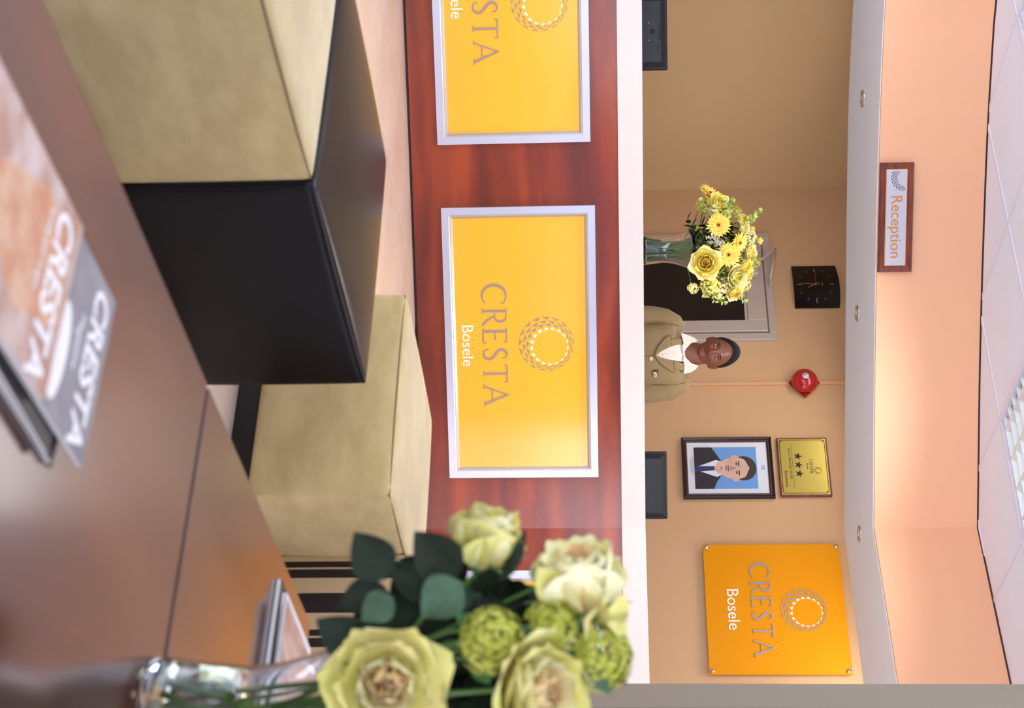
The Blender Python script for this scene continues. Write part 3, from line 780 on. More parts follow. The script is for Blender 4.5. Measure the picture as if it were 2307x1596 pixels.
# left sign, cut by the frame edge: same lettering placed by its right end
pr = hit_counter(322, 1160); pr = Vector((pr.x, pr.y, 0))
pl = pr - Vector((wd*math.cos(.235), wd*math.sin(.235), 0))
sg1, loc1, wd1, H1 = counter_sign('yellow_counter_sign', 'yellow framed sign on the counter front, leftmost and cut by the picture edge', (322, 985, 1336), (322, 985, 1336), 0, 0, 0, 0, (pl, pr))
zc = sg1.location.z
aa = at_y(322, 985, pr.y).z; bb_ = at_y(322, 1336, pr.y).z; sg1.location.z = (aa+bb_)/2 - .004
def loc1b(U, V):
    x, z = loc1(U, V); return x, z+zc-sg1.location.z
def place_lettering(t, lg, cp, bs):
    logo(t, lg[0], lg[1], .133, -.0122, -.0132, *CL)
    caps(t, M['taupe_l'], cp[0], cp[1], hh, -.0122, -.0132, 1.0)
    b = bmesh.new(); text_bm(b, 'Bosele', .078, bs[0], bs[1]-.024, -.0122, -.0132); obj('lettering', b, M['white_l'], t)
ax, az_ = loc1b(141, 1097); tx = ax - 5.0*hh/2; _, bz1 = loc1b(38, 1028); _, lz1 = loc1b(10, 1215); 
place_lettering(sg1, (loc1b(0, 1215)[0]+.008, lz1), (tx, az_-.002), (loc1b(0, 1028)[0]-.018, bz1))
# third sign on the angled return, mostly behind the roses
a3 = C_END[0] + (C_END[1]-C_END[0]).normalized()*.235; b3 = a3 + (C_END[1]-C_END[0]).normalized()*1.2
mid = (a3+b3)/2; d3 = (b3-a3).normalized(); n3 = Vector((d3.y, -d3.x, 0)); mid = mid+n3*.001
sg3 = thing('yellow_counter_sign', 'yellow framed sign on the angled end of the counter, mostly hidden behind the roses', 'sign', (mid.x, mid.y, sg2.location.z+.02), math.atan2(d3.y, d3.x), 'framed yellow signs along the counter')
moulding(sg3, 1.2, H, [(0, 0), (0, -.028), (.034, -.028), (.038, -.024), (.038, 0)], M['alu'], 'frame')
moulding(sg3, 1.2-.075, H-.075, [(0, 0), (0, -.024), (.004, -.024), (.014, -.012), (.014, 0)], M['alu_in'], 'frame_lip')
obj('sign_panel', bbox(-.6+.045, .6-.045, -.012, -.003, -H/2+.045, H/2-.045), M['yellow'], sg3)
place_lettering(sg3, LOGO_REL, (LX[0], LX[1]), BOS_REL)

# reception sign on the bulkhead
def bulk_pt(U, V):
    r = ray(U, V); x = 0
    for _ in range(14):
        p = CAM + r*(bulk_y(x)/r.y); x = p.x
    return p
pl, pr = bulk_pt(366, 2020), bulk_pt(612, 2014)
zb = (bulk_pt(366, 1981).z+bulk_pt(613, 1976).z)/2; zt = (bulk_pt(364, 2058).z+bulk_pt(611, 2052).z)/2
d = Vector((pr.x-pl.x, pr.y-pl.y, 0)); wd = d.length; d.normalize(); n = Vector((d.y, -d.x, 0)); mid = (pl+pr)/2 + n*.004
rs = thing('reception_sign', 'wooden framed reception sign on the peach bulkhead', 'sign', (mid.x, mid.y, (zb+zt)/2), math.atan2(d.y, d.x))
H = zt-zb
moulding(rs, wd, H, [(0, .0), (0, -.016), (.006, -.026), (.026, -.020), (.030, -.016), (.030, 0)], M['redwood'], 'frame')
obj('backing', bbox(-wd/2+.028, wd/2-.028, -.014, -.002, -H/2+.028, H/2-.028), mat('yellow_edge', srgb(246, 178, 30), .4), rs)
W, HH = wd/2-.034, H/2-.034
obj('plate', bbox(-W, W, -.017, -.014, -HH, HH), M['rec_l'], rs)
b = bmesh.new(); text_bm(b, 'Reception', .078, .045, -.024, -.017, -.0185, sx=.98); obj('lettering', b, M['orange_l'], rs)
# cropped logo ring at the left end of the sign: lower right arc of the ring
bo = bmesh.new(); R_ = .066; cx_, cz_ = -W+.038, HH-.012
for row in range(4):
    for k in range(24):
        a = 2*PI*(k+.5*(row % 2))/24; da = 2*PI/24
        def pn(rr, aa): r = R_*(.62+.38*rr/4); return (cx_+math.cos(aa)*r+.004*(1-rr/4), cz_+math.sin(aa)*r+.006*(1-rr/4))
        tri = [pn(row+.08, a-.38*da), pn(row+.08, a+.38*da), pn(row+.92, a+.1*da)]
        if all(-W+.003 < x < W and -HH+.003 < z < HH-.003 for x, z in tri): plate(bo, tri, -.017, -.0178)
obj('logo_print', bo, M['mahog'], rs)

# ------------------------------------------------------------------ monitors behind the counter
def monitor(name_label, U0, U1, Vt, vented):
    y = 7.62
    a, b_ = at_y(U0, Vt, y), at_y(U1, Vt, y)
    w_ = b_.x-a.x; cx = (a.x+b_.x)/2; zt = (a.z+b_.z)/2; h = .32
    t = thing('computer_monitor', name_label, 'monitor', (cx, y+.04, .73), 0, 'monitors seen from behind over the counter')
    z1 = zt-.73; z0 = z1-h
    obj('bezel', bbox(-w_/2, w_/2, .0, .03, z0, z1, .006, 2), M['monitor2'], t)
    b = bmesh.new()
    r0 = [Vector((x, .0, z)) for x, z in ((-w_/2+.012, z0+.012), (w_/2-.012, z0+.012), (w_/2-.012, z1-.012), (-w_/2+.012, z1-.012))]
    r1 = [Vector((x, -.028, z)) for x, z in ((-w_/2+.035, z0+.035), (w_/2-.035, z0+.035), (w_/2-.035, z1-.035), (-w_/2+.035, z1-.035))]
    loft(b, [r0, r1]); obj('back_cover', b, M['monitor'], t)
    if vented:
        for k in range(46):
            b = bmesh.new(); x = -w_/2+.05+k*(w_-.1)/45
            box(b, x-.0016, x+.0016, -.0245, -.010, z1-.030, z1-.018) if False else box(b, x-.0014, x+.0014, -.030, -.0275, z1-.056, z1-.040)
            obj('vent_slot', b, M['grille'], t)
        for k in (-1, 1):
            b = bmesh.new(); lathe(b, [(.001, .028), (.003, .0285), (.001, .029)], 8, RX); o = obj('screw', b, M['monitor2'], t); o.location = (k*.05, 0, z1-.10)
    else:
        obj('handle_recess', bbox(-.045, .045, -.0285, -.02, z1-.048, z1-.036, .002), M['ink'], t)
        b = bmesh.new()
        for s_ in (-1, 1):
            for k in range(9): x = s_*(.065+k*.007); box(b, x-.0014, x+.0014, -.0292, -.027, z1-.056, z1-.040)
        obj('vent', b, M['monitor2'], t)
        b = bmesh.new(); lathe(b, [(.001, .0285), (.013, .0285), (.012, .0300), (.001, .030)], 20, RX); o = obj('emblem', b, M['monitor2'], t, True); o.location = (0, 0, z1-.075)
        b = bmesh.new(); text_bm(b, 'hp', .015, 0, z1-.079, -.0300, -.0304, shear=.3); obj('emblem_lettering', b, M['monitor'], t)
        for k in (-1, 1):
            b = bmesh.new(); lathe(b, [(.001, .028), (.0025, .0285), (.001, .029)], 8, RX); o = obj('screw', b, M['alu'], t); o.location = (k*.045, 0, z1-.095)
    b = bmesh.new(); box(b, -.03, .03, .03, .06, .01, z0+.12); obj('stand_neck', b, M['monitor2'], t)
    b = bmesh.new(); lathe(b, [(.11, 0), (.11, .008), (.03, .014), (.001, .014)], 28); obj('stand_base', b, M['monitor2'], t, True)
monitor('black computer monitor back at the left end of the counter with round emblem', -15, 153, 1504, False)
monitor('black computer monitor back below the framed portrait, with a row of vent slots', 1019, 1172, 1504, True)

# ------------------------------------------------------------------ upholstered cubes
def soft_cube(w_, d_, h, r, bulge, z0):
    bm = bmesh.new(); box(bm, -w_/2, w_/2, -d_/2, d_/2, z0, h)
    bmesh.ops.subdivide_edges(bm, edges=bm.edges[:], cuts=7, use_grid_fill=True)
    hz = (h-z0)/2; cz = (h+z0)/2
    for v in bm.verts:
        x, y, z = v.co.x/(w_/2), v.co.y/(d_/2), (v.co.z-cz)/hz
        q = [x, y, z]; m_ = max(abs(x), abs(y), abs(z))
        bx = bulge*(1-y*y)*(1-z*z); by = bulge*(1-x*x)*(1-z*z); bz = bulge*1.3*(1-x*x)*(1-y*y)
        if abs(x) > .999: v.co.x += math.copysign(bx, x)
        if abs(y) > .999: v.co.y += math.copysign(by, y)
        if z > .999: v.co.z += bz
        for i, hw in ((0, w_/2), (1, d_/2)):      # keep the edge loops close to the edges
            u = q[i]; val = math.copysign(min(abs(u)/.75, 1)*(hw-r) + max(0, abs(u)-.75)*4*r, u)
            v.co[i] += val - u*hw
        u = z; v.co.z += (math.copysign(min(abs(u)/.75, 1)*(hz-r) + max(0, abs(u)-.75)*4*r, u)) - u*hz
    return bm
def ottoman(label, center, mt, seam, S=.62, D=.62, h=.41, rot=ROT_A, r=.022):
    t = thing('ottoman', label, 'ottoman', (center.x, center.y, 0), rot, 'cube ottomans in the lobby')
    o = obj('upholstery', soft_cube(S, D, h, r, .010, .062), mt, t, True)
    sub = o.modifiers.new('s', 'SUBSURF'); sub.levels = 2; sub.render_levels = 2
    k = r*.25; x, y = S/2-k, D/2-k
    b = bmesh.new(); zt = h-k
    pts = [(-x, -y), (x, -y), (x, y), (-x, y)]
    for i in range(4):
        a, c_ = Vector(pts[i]), Vector(pts[(i+1) % 4]); path = []
        for q in range(13):
            f = q/12; p = a+(c_-a)*f; bow = .006*(1-(2*f-1)**2); nrm = Vector((c_-a)).normalized(); nn = Vector((nrm.y, -nrm.x))
            path.append((p.x+nn.x*bow, p.y+nn.y*bow, zt+.001))
        tube(b, path, .0028, 6)
    obj('piping', b, seam, t, True)
    for sx_ in (-1, 1):
        for sy_ in (-1, 1):
            b = bmesh.new(); tube(b, [(sx_*x, sy_*y, .068), (sx_*x, sy_*y, zt)], .0024, 6); obj('corner_seam', b, seam, t, True)
    obj('plinth', bbox(-S/2+.03, S/2-.03, -D/2+.03, D/2-.03, 0, .07, .003, 1), M['plinth'], t)
    return t
G = 3.6
Rd = Vector((.064, 3.10, 0))
ottoman('dark brown leather cube ottoman between two khaki ones', Rd - GB*.33 - GA*.31, M['leather'], M['seam_dk'], .62, .655, .412)
Ra = Vector((-.297, 2.573, 0))
ottoman('khaki corduroy cube ottoman at the left, nearest the table and cut by the picture edge', Ra - GB*.33 - GA*.31, M['khaki'], M['seam'], .62, .64, .408)
Nc = Vector((.330, 3.452, 0))
ottoman('khaki corduroy cube ottoman behind the dark leather one, in front of the counter', Nc + GB*.32 - GA*.295, M['khaki'], M['seam'], .59, .64, .410, r=.03)
# striped cube
ms = mat('striped_upholstery', srgb(186, 160, 118), .9); nt = ms.node_tree
tc = nt.nodes.new('ShaderNodeTexCoord'); sp = nt.nodes.new('ShaderNodeSeparateXYZ'); mr = nt.nodes.new('ShaderNodeMapRange'); rp = nt.nodes.new('ShaderNodeValToRGB')
mr.inputs['From Min'].default_value = -.31; mr.inputs['From Max'].default_value = .31
rp.color_ramp.interpolation = 'CONSTANT'; e = rp.color_ramp.elements; cr, dk = srgb(188, 160, 118), srgb(34, 22, 17)
stops = [(0, cr), (.036, dk), (.064, cr), (.072, dk), (.112, cr), (.178, dk), (.262, cr), (.335, dk), (.36, cr), (.37, dk), (.41, cr), (.50, dk), (.53, cr), (.58, dk), (.66, cr), (.74, dk), (.82, cr)]
e[0].position = 0; e[0].color = cr; e[1].position = stops[1][0]; e[1].color = dk
for p_, c_ in stops[2:]: k = e.new(p_); k.color = c_
nt.links.new(tc.outputs['Object'], sp.inputs[0]); nt.links.new(sp.outputs['X'], mr.inputs['Value']); nt.links.new(mr.outputs[0], rp.inputs[0]); nt.links.new(rp.outputs[0], nt.nodes['Principled BSDF'].inputs['Base Color'])
Ns = Vector((.495, 3.70, 0))
ottoman('cream and dark brown striped cube seat behind the roses', Ns + GB*.31 + GA*.31, ms, M['seam'], .62, .62, .412)

# ------------------------------------------------------------------ coffee table
E0 = at_z(870, 470, .42); E0 = Vector((E0.x, E0.y, 0))
TBL = thing('coffee_table', 'long low walnut coffee table with a grooved joint across its top', 'table', (E0.x, E0.y, 0), ROT_A)
# local frame: x = GA (toward the camera right), y = GB (away right)
WD = .86
obj('table_top', bbox(0, WD, -1.05, -.005, .385, .42, .0015, 1), M['table'], TBL)
obj('table_top', bbox(0, WD, .005, .735, .385, .42, .0015, 1), M['table'], TBL)
obj('joint_strip', bbox(.004, WD-.004, -.005, .005, .39, .4165), M['table_edge'], TBL)
for y0, y1 in ((-1.0, -.96), (-.07, -.03), (.03, .07), (.66, .70)): obj('side_panel', bbox(.05, WD-.05, y0, y1, 0, .385, .002, 1), M['table_edge'], TBL)
obj('lower_shelf', bbox(.06, WD-.06, -.96, -.07, .12, .14), M['table'], TBL)

def magazine(label, P, ang, w_, l_, z, th, cover, deco=None, name='magazine', group='magazines on the coffee table'):
    """P = far-left corner; local x along the head of the cover, local y toward the far end (cover is y in -l..0)"""
    t = thing(name, label, 'magazine', (P.x, P.y, z), ang, group)
    obj('cover', bbox(0, w_, -l_, 0, th-.0006, th), cover, t)
    obj('pages', bbox(.0008, w_-.0008, -l_+.0008, -.0008, .0006, th-.0006), M['page'], t)
    obj('back_cover', bbox(0, w_, -l_, 0, 0, .0006), cover, t)
    if deco: deco(t, w_, l_, th)
    return t
RXm = Matrix.Rotation(math.radians(-90), 4, 'X')
def flat_text(par, body, size, x, y, z, mt, name='lettering', shear=0, off=0.0, sx=1.0):
    b = bmesh.new(); text_bm(b, body, size, 0, 0, 0, -.0003, 'LEFT', shear=shear, off=off, sx=sx)
    for v in b.verts: v.co = Vector((v.co.x+x, v.co.z+y, z-v.co.y))
    return obj(name, b, mt, par)
def flat_poly(par, pts, z, mt, name):
    b = bmesh.new(); vs_ = [b.verts.new((x, y, z)) for x, y in pts]; f = b.faces.new(vs_); 
    r = bmesh.ops.extrude_face_region(b, geom=[f]); bmesh.ops.translate(b, vec=(0, 0, -.0002), verts=[v for v in r['geom'] if isinstance(v, bmesh.types.BMVert)])
    return obj(name, b, mt, par)
def deco_grey(t, w_, l_, th):
    flat_text(t, 'CRESTA', .050, .012, -.050, th+.0003, M['mag_w'], off=.0012, sx=.95)
    flat_text(t, 'Magazine', .016, .06, -.074, th+.0003, M['mag_w'])
    flat_poly(t, [(x*.05+.12, y*.018-.104) for x, y in [(math.cos(a*PI/10), math.sin(a*PI/10)) for a in range(20)]], th+.0002, M['mag_w'], 'printed_cup')
def deco_stone(t, w_, l_, th):
    flat_poly(t, [(.03, -.02), (.12, -.01), (.15, -.10), (.10, -.2), (.06, -.17), (.02, -.08)], th+.00015, M['mag_o'], 'printed_photo')
    flat_text(t, 'CRESTA', .050, .014, -.052, th+.0004, M['mag_w'], off=.0012, sx=.95)
    flat_text(t, 'hotels and lodges', .012, .03, -.07, th+.0003, M['mag_w'])
zt = .4205
P1 = at_z(683, 263, zt+.018); P2 = at_z(1055, 188, zt+.018); hd = (P2-P1); hd.z = 0; angm = math.atan2(hd.y, hd.x); Wm = hd.length
hdn = hd.normalized(); dn = Vector((hdn.y, -hdn.x, 0))
q = P1 + dn*.035 + hdn*.018
magazine('black magazine at the bottom of the left stack, sticking out toward the camera', Vector((q.x, q.y, 0)), angm-.03, Wm, .29, zt, .006, M['mag_k'])
q = P1 + dn*.055 + hdn*.022
magazine('black magazine second from the bottom of the left stack', Vector((q.x, q.y, 0)), angm-.06, Wm, .29, zt+.0063, .005, M['mag_k'])
magazine('grey magazine with white lettering, under the stone coloured one', Vector((P1.x, P1.y, 0)), angm, Wm, .29, zt+.0118, .0055, M['mag_g'], deco_grey)
P3 = at_z(513, 188, zt+.024); P4 = at_z(908, 100, zt+.024); h4 = P4-P3
magazine('stone and orange photo-covered magazine on top of the left stack', Vector((P3.x, P3.y, 0)), math.atan2(h4.y, h4.x), Wm, .29, zt+.0178, .006, M['mag_p'], deco_stone)
# the stack at the far end of the table
C2 = at_z(1353, 650, zt+.022); A2 = at_z(1482, 697, zt+.022); h2 = A2-C2
an2 = math.atan2(h2.y, h2.x)
for k, (dx, dy, cov, lab, th) in enumerate(((.0, -.036, M['mag_k'], 'black magazine at the bottom of the far stack beside the vase', .008), (.012, -.02, M['page'], 'pale magazine in the middle of the far stack beside the vase', .007), (0, 0, M['mag_p'], 'stone coloured magazine on top of the far stack beside the vase', .006))):
    o_ = Vector((math.cos(an2), math.sin(an2), 0)); p_ = Vector((math.sin(an2), -math.cos(an2), 0))
    P = Vector((C2.x, C2.y, 0)) + o_*dx - p_*dy*-1
    magazine(lab, P, an2 + (.0, .05, 0)[k], .21, .28, zt+(0, .0083, .0156)[k], th, cov)

# ------------------------------------------------------------------ vases
VP = [(.066, 0), (.070, .004), (.069, .02), (.064, .06), (.060, .10), (.064, .14), (.075, .18), (.090, .22), (.106, .25)]
def vase(label, loc, s=1.0, n=40):
    t = thing('glass_vase', label, 'vase', loc)
    P = [(r*s, z*s) for r, z in VP]; th = .0032
    inner = [(r-th, max(z, .012*s)) for r, z in P if z >= .004*s]
    b = bmesh.new(); prof = [(.001, 0)] + P + [(P[-1][0]-th, P[-1][1])] + inner[::-1][1:] + [(.001, .012*s)]
    lathe(b, prof, n, None, True); obj('bowl', b, M['glass'], t, True)
    wl_ = .092*s; b = bmesh.new()
    wp_ = [(r-.0002, z) for r, z in inner if z < wl_]; rr = .061*s-th
    lathe(b, [(.001, .0125*s)] + [(r-.0006, z+.0006) for r, z in wp_] + [(rr-.0006, wl_), (.001, wl_)], n); obj('water', b, M['water'], t, True)
    return t
def stem_tube(b, p0, p1, r, bend=.02, n=6):
    p0, p1 = Vector(p0), Vector(p1); mid_ = (p0+p1)/2 + Vector((random.uniform(-1, 1), random.uniform(-1, 1), 0))*bend
    tube(b, [p0, (p0+mid_)/2+(p1-p0)*.0, mid_, (mid_+p1)/2, p1], r, n)

_v = at_z(1629, 345, .4205); VB = Vector((_v.x, _v.y, .4205)); VC = at_y(565, 1449, 7.24); VC.z = ZT1
# ---- flower builders: built at the origin with +Z as the flower's axis
def petal_bm(L, Wd, cup, curl, n=6, m_=7, ruff=0.0, seed=0):
    """a petal that starts at the origin, rises along z and leans outward along +x"""
    bm = bmesh.new(); rnd = random.Random(seed); G_ = []
    for i in range(n+1):
        v = i/n; row = []
        wv = 1.12*Wd*(.28+.72*(v/.58)**.7) if v <= .58 else 1.12*Wd*math.sqrt(max(.05, 1-((v-.58)/.44)**2))
        for j in range(m_):
            u = j/(m_-1)*2-1
            x = cup*(math.sin(v*PI*.62)) + curl*max(0, v-.62)**2*5 - (1-abs(u)**2)*0
            x -= u*u*wv*.55*(1-.3*v)
            z = L*v - abs(curl)*max(0, v-.72)**2*3.2 - (u*u)*L*.10*v
            x += ruff*math.sin(u*5+seed)*v*v; z += ruff*math.cos(u*4.3+seed*2)*v*v
            row.append(bm.verts.new((x, u*wv, z)))
        G_.append(row)
    for a, b_ in zip(G_, G_[1:]):
        for j in range(m_-1): bm.faces.new((a[j], a[j+1], b_[j+1], b_[j]))
    return bm
def rose_petals(t, R, mats, n_in=5, n_mid=6, n_out=7, openness=1.0, seed=0, joined=False):
    rnd = random.Random(seed); J = {}
    k = 0
    LAY = [(n_in, .05, .84, .30, .07, -.05), (n_in+1, .10, .92, .42, .18, -.02), (n_mid, .16, .98, .52, .38, .08), (n_out, .22, .96, .60, .62, .24)]
    if openness > .8: LAY.append((n_out, .26, .84, .64, .86, .42))
    for layer, (cnt, rr, L, Wd, cup, curl) in enumerate(LAY):
        for i in range(cnt):
            a = 2*PI*i/cnt + layer*.7 + rnd.uniform(-.15, .15)
            bm = petal_bm(R*L*rnd.uniform(.93, 1.05), R*Wd, R*cup*openness*rnd.uniform(.9, 1.1), R*curl*openness*rnd.uniform(.7, 1.2), ruff=R*.035, seed=seed*31+k)
            bmesh.ops.transform(bm, matrix=Matrix.Rotation(a, 4, 'Z') @ Matrix.Translation((R*rr*.5, 0, 0)), verts=bm.verts)
            mt = mats[min(max(0, layer-1), len(mats)-1)]
            if joined:
                me = bpy.data.meshes.new('x'); bm.to_mesh(me); bm.free()
                J.setdefault(mt.name, (mt, bmesh.new()))[1].from_mesh(me); bpy.data.meshes.remove(me)
            else: obj('petal', bm, mt, t, True, False)
            k += 1
    for mt, bm in J.values(): obj('petals', bm, mt, t, True, False)
def axis_matrix(p, d, roll=0):
    d = Vector(d).normalized(); q = d.to_track_quat('Z', 'Y')
    return Matrix.Translation(p) @ q.to_matrix().to_4x4() @ Matrix.Rotation(roll, 4, 'Z')
def flower_root(name, label, cat, p, d, group, roll=0):
    t = bpy.data.objects.new(name, None); COL.objects.link(t); t.matrix_world = axis_matrix(p, d, roll); t.empty_display_size = .02
    return tag(t, label, cat, group)
def add_stem(t, head, foot, r, mt=None, bend=.01, neck=None):
    """stem from below the head to a point in the vase, in the flower's own frame"""
    inv = t.matrix_world.inverted(); a = Vector((0, 0, -.004)); f_ = inv @ Vector(foot); b = bmesh.new()
    nk = inv @ (Vector(head) - (Vector(head)-Vector(foot)).normalized()*.03)
    ax_ = VB if (Vector(head)-VB).length < (Vector(head)-VC).length else VC
    off = Vector((head[0]-ax_.x, head[1]-ax_.y, 0)); m1 = ax_ + off*min(1, .045/max(off.length, .001)) + Vector((0, 0, .20)); m2 = ax_ + off*min(1, .075/max(off.length, .001)) + Vector((0, 0, .262))
    m0 = (Vector(foot)+m1)/2
    if m2.z > head[2]-.03: m2 = (m1+Vector(head))/2; 
    P = [a, a+Vector((0, 0, -.012)), inv @ (m2*.7+Vector(head)*.3), inv @ m2, inv @ m1, inv @ m0, f_]
    tube(b, P, r, 6); obj('stem', b, mt or M['stem'], t, True)
def leaf_bm(L, Wd, bend=.15, fold=.18, n=8, tip=1.25):
    bm = bmesh.new(); rows = []
    for i in range(n+1):
        v = i/n; wv = Wd*math.sin(PI*v**.85)**.9*(1 if v < .5 else 1) + .0004
        if i in (0, n): wv = .0006
        row = []
        for u in (-1, -.5, 0, .5, 1):
            row.append(bm.verts.new((L*v, u*wv, -bend*L*v*v + abs(u)*wv*fold*2)))
        rows.append(row)
    for a, b_ in zip(rows, rows[1:]):
        for j in range(4): bm.faces.new((a[j], a[j+1], b_[j+1], b_[j]))
    return bm
def world_leaf(base, tip, Wd, mt, parent=None, up=(0, -1, .35), bend=.12, name='leaf'):
    base, tip = Vector(base), Vector(tip); x = (tip-base); L = x.length; x.normalize()
    z = Vector(up); z = (z - x*z.dot(x)).normalized(); y = z.cross(x)
    Mx = Matrix((x, y, z)).transposed().to_4x4(); Mx.translation = base
    bm = leaf_bm(L, Wd, bend)
    if parent is not None: Mx = parent.matrix_world.inverted() @ Mx
    bmesh.ops.transform(bm, matrix=Mx, verts=bm.verts)
    return obj(name, bm, mt, parent, True, False)
def floret_ball(n, R, r, seed, flat=.7, star=True):
    bm = bmesh.new(); rnd = random.Random(seed)
    for k in range(n):
        ph = rnd.uniform(0, 2*PI); ct = rnd.uniform(-.3, 1); st = math.sqrt(1-ct*ct); q = R*rnd.uniform(.72, 1)
        c_ = Vector((st*math.cos(ph)*q, st*math.sin(ph)*q, ct*q*flat)); rr = r*rnd.uniform(.7, 1.25); d_ = c_.normalized()
        a1 = d_.orthogonal().normalized(); a2 = d_.cross(a1)
        if star:
            ce_ = bm.verts.new(c_+d_*rr*.15); ring = []
            for i in range(8):
                a = 2*PI*i/8+ph; rad = rr if i % 2 == 0 else rr*.72
                ring.append(bm.verts.new(c_+(a1*math.cos(a)+a2*math.sin(a))*rad+d_*(rr*.35 if i % 2 == 0 else 0)))
            for i in range(8): bm.faces.new((ce_, ring[i], ring[(i+1) % 8]))
        else:
            V6 = [bm.verts.new(c_+v_*rr) for v_ in (a1, a2, -a1, -a2, d_, -d_)]
            for i in range(4): bm.faces.new((V6[i], V6[(i+1) % 4], V6[4])); bm.faces.new((V6[(i+1) % 4], V6[i], V6[5]))
    return bm

# ------------------------------------------------------------------ foreground vase of cream roses
YV = 1.60
vb = at_z(1629, 345, .4205); vb = Vector((vb.x, vb.y, .4205))
vase('tall clear glass vase of cream roses on the coffee table', tuple(vb))
def fp(U, V, dy=0.0): return at_y(U, V, vb.y+dy)
foot0 = vb + Vector((0, 0, .05))
def rfoot(k): a = k*2.4; return foot0 + Vector((math.cos(a)*.03, math.sin(a)*.03, -.03+.004*(k % 3)))
FG = 'cream roses in the coffee table vase'
def rose(label, c_, d_, R, mats, openness, seed, foot_k, **kw):
    t = flower_root('rose', label, 'rose', c_ - Vector(d_).normalized()*R*.55, d_, FG, seed)
    rose_petals(t, R, mats, openness=openness, seed=seed, **kw)
    b = bmesh.new(); lathe(b, [(.001, -.14*R), (.10*R, -.13*R), (.16*R, -.04*R), (.2*R, .06*R), (.12*R, .05*R), (.001, .02*R)], 14); obj('calyx', b, M['leaf_g'], t, True)
    for k in range(5):
        b = leaf_bm(R*.62, R*.09, .5, .1, 5); bmesh.ops.transform(b, matrix=Matrix.Rotation(2*PI*k/5, 4, 'Z') @ Matrix.Translation((.13*R, 0, 0)) @ Matrix.Rotation(-.9, 4, 'Y'), verts=b.verts); obj('sepal', b, M['leaf_g'], t, True, False)
    add_stem(t, c_, rfoot(foot_k), .0028)
    return t
R1 = rose('half-open cream rose bud, leftmost and highest against the wooden counter', fp(1205, 1098, -.02), (-.85, -.3, .30), .066, [M['petal_g'], M['petal_c'], M['petal_g']], .42, 3, 0, n_out=6)
R2 = rose('cream rose in front of the counter edge, turned toward the counter', fp(1300, 1303, -.01), (-.88, -.3, -.02), .080, [M['petal_p'], M['petal_c'], M['petal_c']], .46, 5, 1, n_out=6)
R3 = rose('open cream rose with a peach centre, lowest in the vase and facing the camera', fp(1545, 868, -.09), (-.05, -1, .18), .056, [M['petal_p'], M['petal_c'], M['petal_g']], 1.0, 8, 2)
R4 = rose('open cream rose with a peach centre, upper one at the picture edge', fp(1560, 1215, -.07), (-.1, -.75, .75), .064, [M['petal_p'], M['petal_c'], M['petal_g']], .92, 11, 3)
R5 = rose('small greenish yellow rose bud at the top of the vase', fp(1385, 1375, .0), (-.3, -.3, .9), .036, [M['petal_g'], M['petal_g'], M['petal_g']], .75, 13, 4, n_in=3, n_mid=4, n_out=4)
# a loose petal of the second rose
def free_petal(t, U0, V0, U1, V1, Wd, mt):
    o = world_leaf(fp(U0, V0, -.03), fp(U1, V1, -.05), Wd, mt, t, bend=-.12, name='petal'); return o
free_petal(R2, 1350, 1258, 1275, 1205, .017, M['petal_g'])
free_petal(R5, 1390, 1385, 1330, 1400, .010, M['petal_g'])
free_petal(R5, 1400, 1330, 1395, 1310, .018, M['petal_g'])
free_petal(R5, 1400, 1385, 1440, 1395, .011, M['petal_g'])
free_petal(R4, 1500, 1330, 1548, 1330, .012, M['petal_g'])
leaves = [  # owner, base (U,V), tip (U,V), half width in metres, material, depth offset
 (R1, 1305, 872, 1203, 800, .024, 'leaf_d', -.06), (R1, 1300, 1032, 1203, 934, .026, 'leaf_d', -.05), (R1, 1332, 985, 1285, 880, .020, 'leaf_d', -.02),
 (R3, 1322, 868, 1368, 762, .018, 'leaf_d', -.05), (R3, 1345, 885, 1398, 815, .017, 'leaf_m', -.06), (R3, 1312, 1040, 1388, 950, .024, 'leaf_m', -.07),
 (R3, 1483, 838, 1396, 716, .024, 'leaf_d', -.07), (R3, 1475, 915, 1382, 858, .020, 'leaf_d', -.03), (R2, 1312, 1125, 1202, 1190, .009, 'leaf_d', -.03),
 (R2, 1335, 1100, 1270, 1085, .018, 'leaf_d', .01), (R2, 1390, 1125, 1355, 1065, .020, 'leaf_d', .0), (R5, 1500, 1325, 1562, 1372, .010, 'leaf_m', -.04),
 (R4, 1470, 1150, 1412, 1190, .013, 'leaf_m', -.05), (R4, 1420, 1075, 1385, 1030, .010, 'leaf_g', -.05), (R5, 1450, 1270, 1440, 1345, .016, 'leaf_m', -.02),
 (R5, 1395, 1190, 1400, 1240, .015, 'leaf_d', .0), (R4, 1490, 1080, 1540, 1100, .012, 'leaf_g', -.05), (R5, 1500, 1380, 1540, 1412, .006, 'leaf_m', .03),
 (R4, 1470, 1240, 1500, 1310, .012, 'leaf_m', -.03), (R2, 1290, 1000, 1250, 1050, .02, 'leaf_d', .03), (R1, 1260, 900, 1330, 960, .02, 'leaf_d', .04)]
for own, bu, bv, tu, tv, wd_, mm, dy in leaves:
    world_leaf(fp(bu, bv, dy), fp(tu, tv, dy-.015), wd_, M[mm], own, up=(random.uniform(-.4, .3), -1, random.uniform(.0, .7)))
rnd = random.Random(5)
owners = [R1, R2, R3, R4, R5]
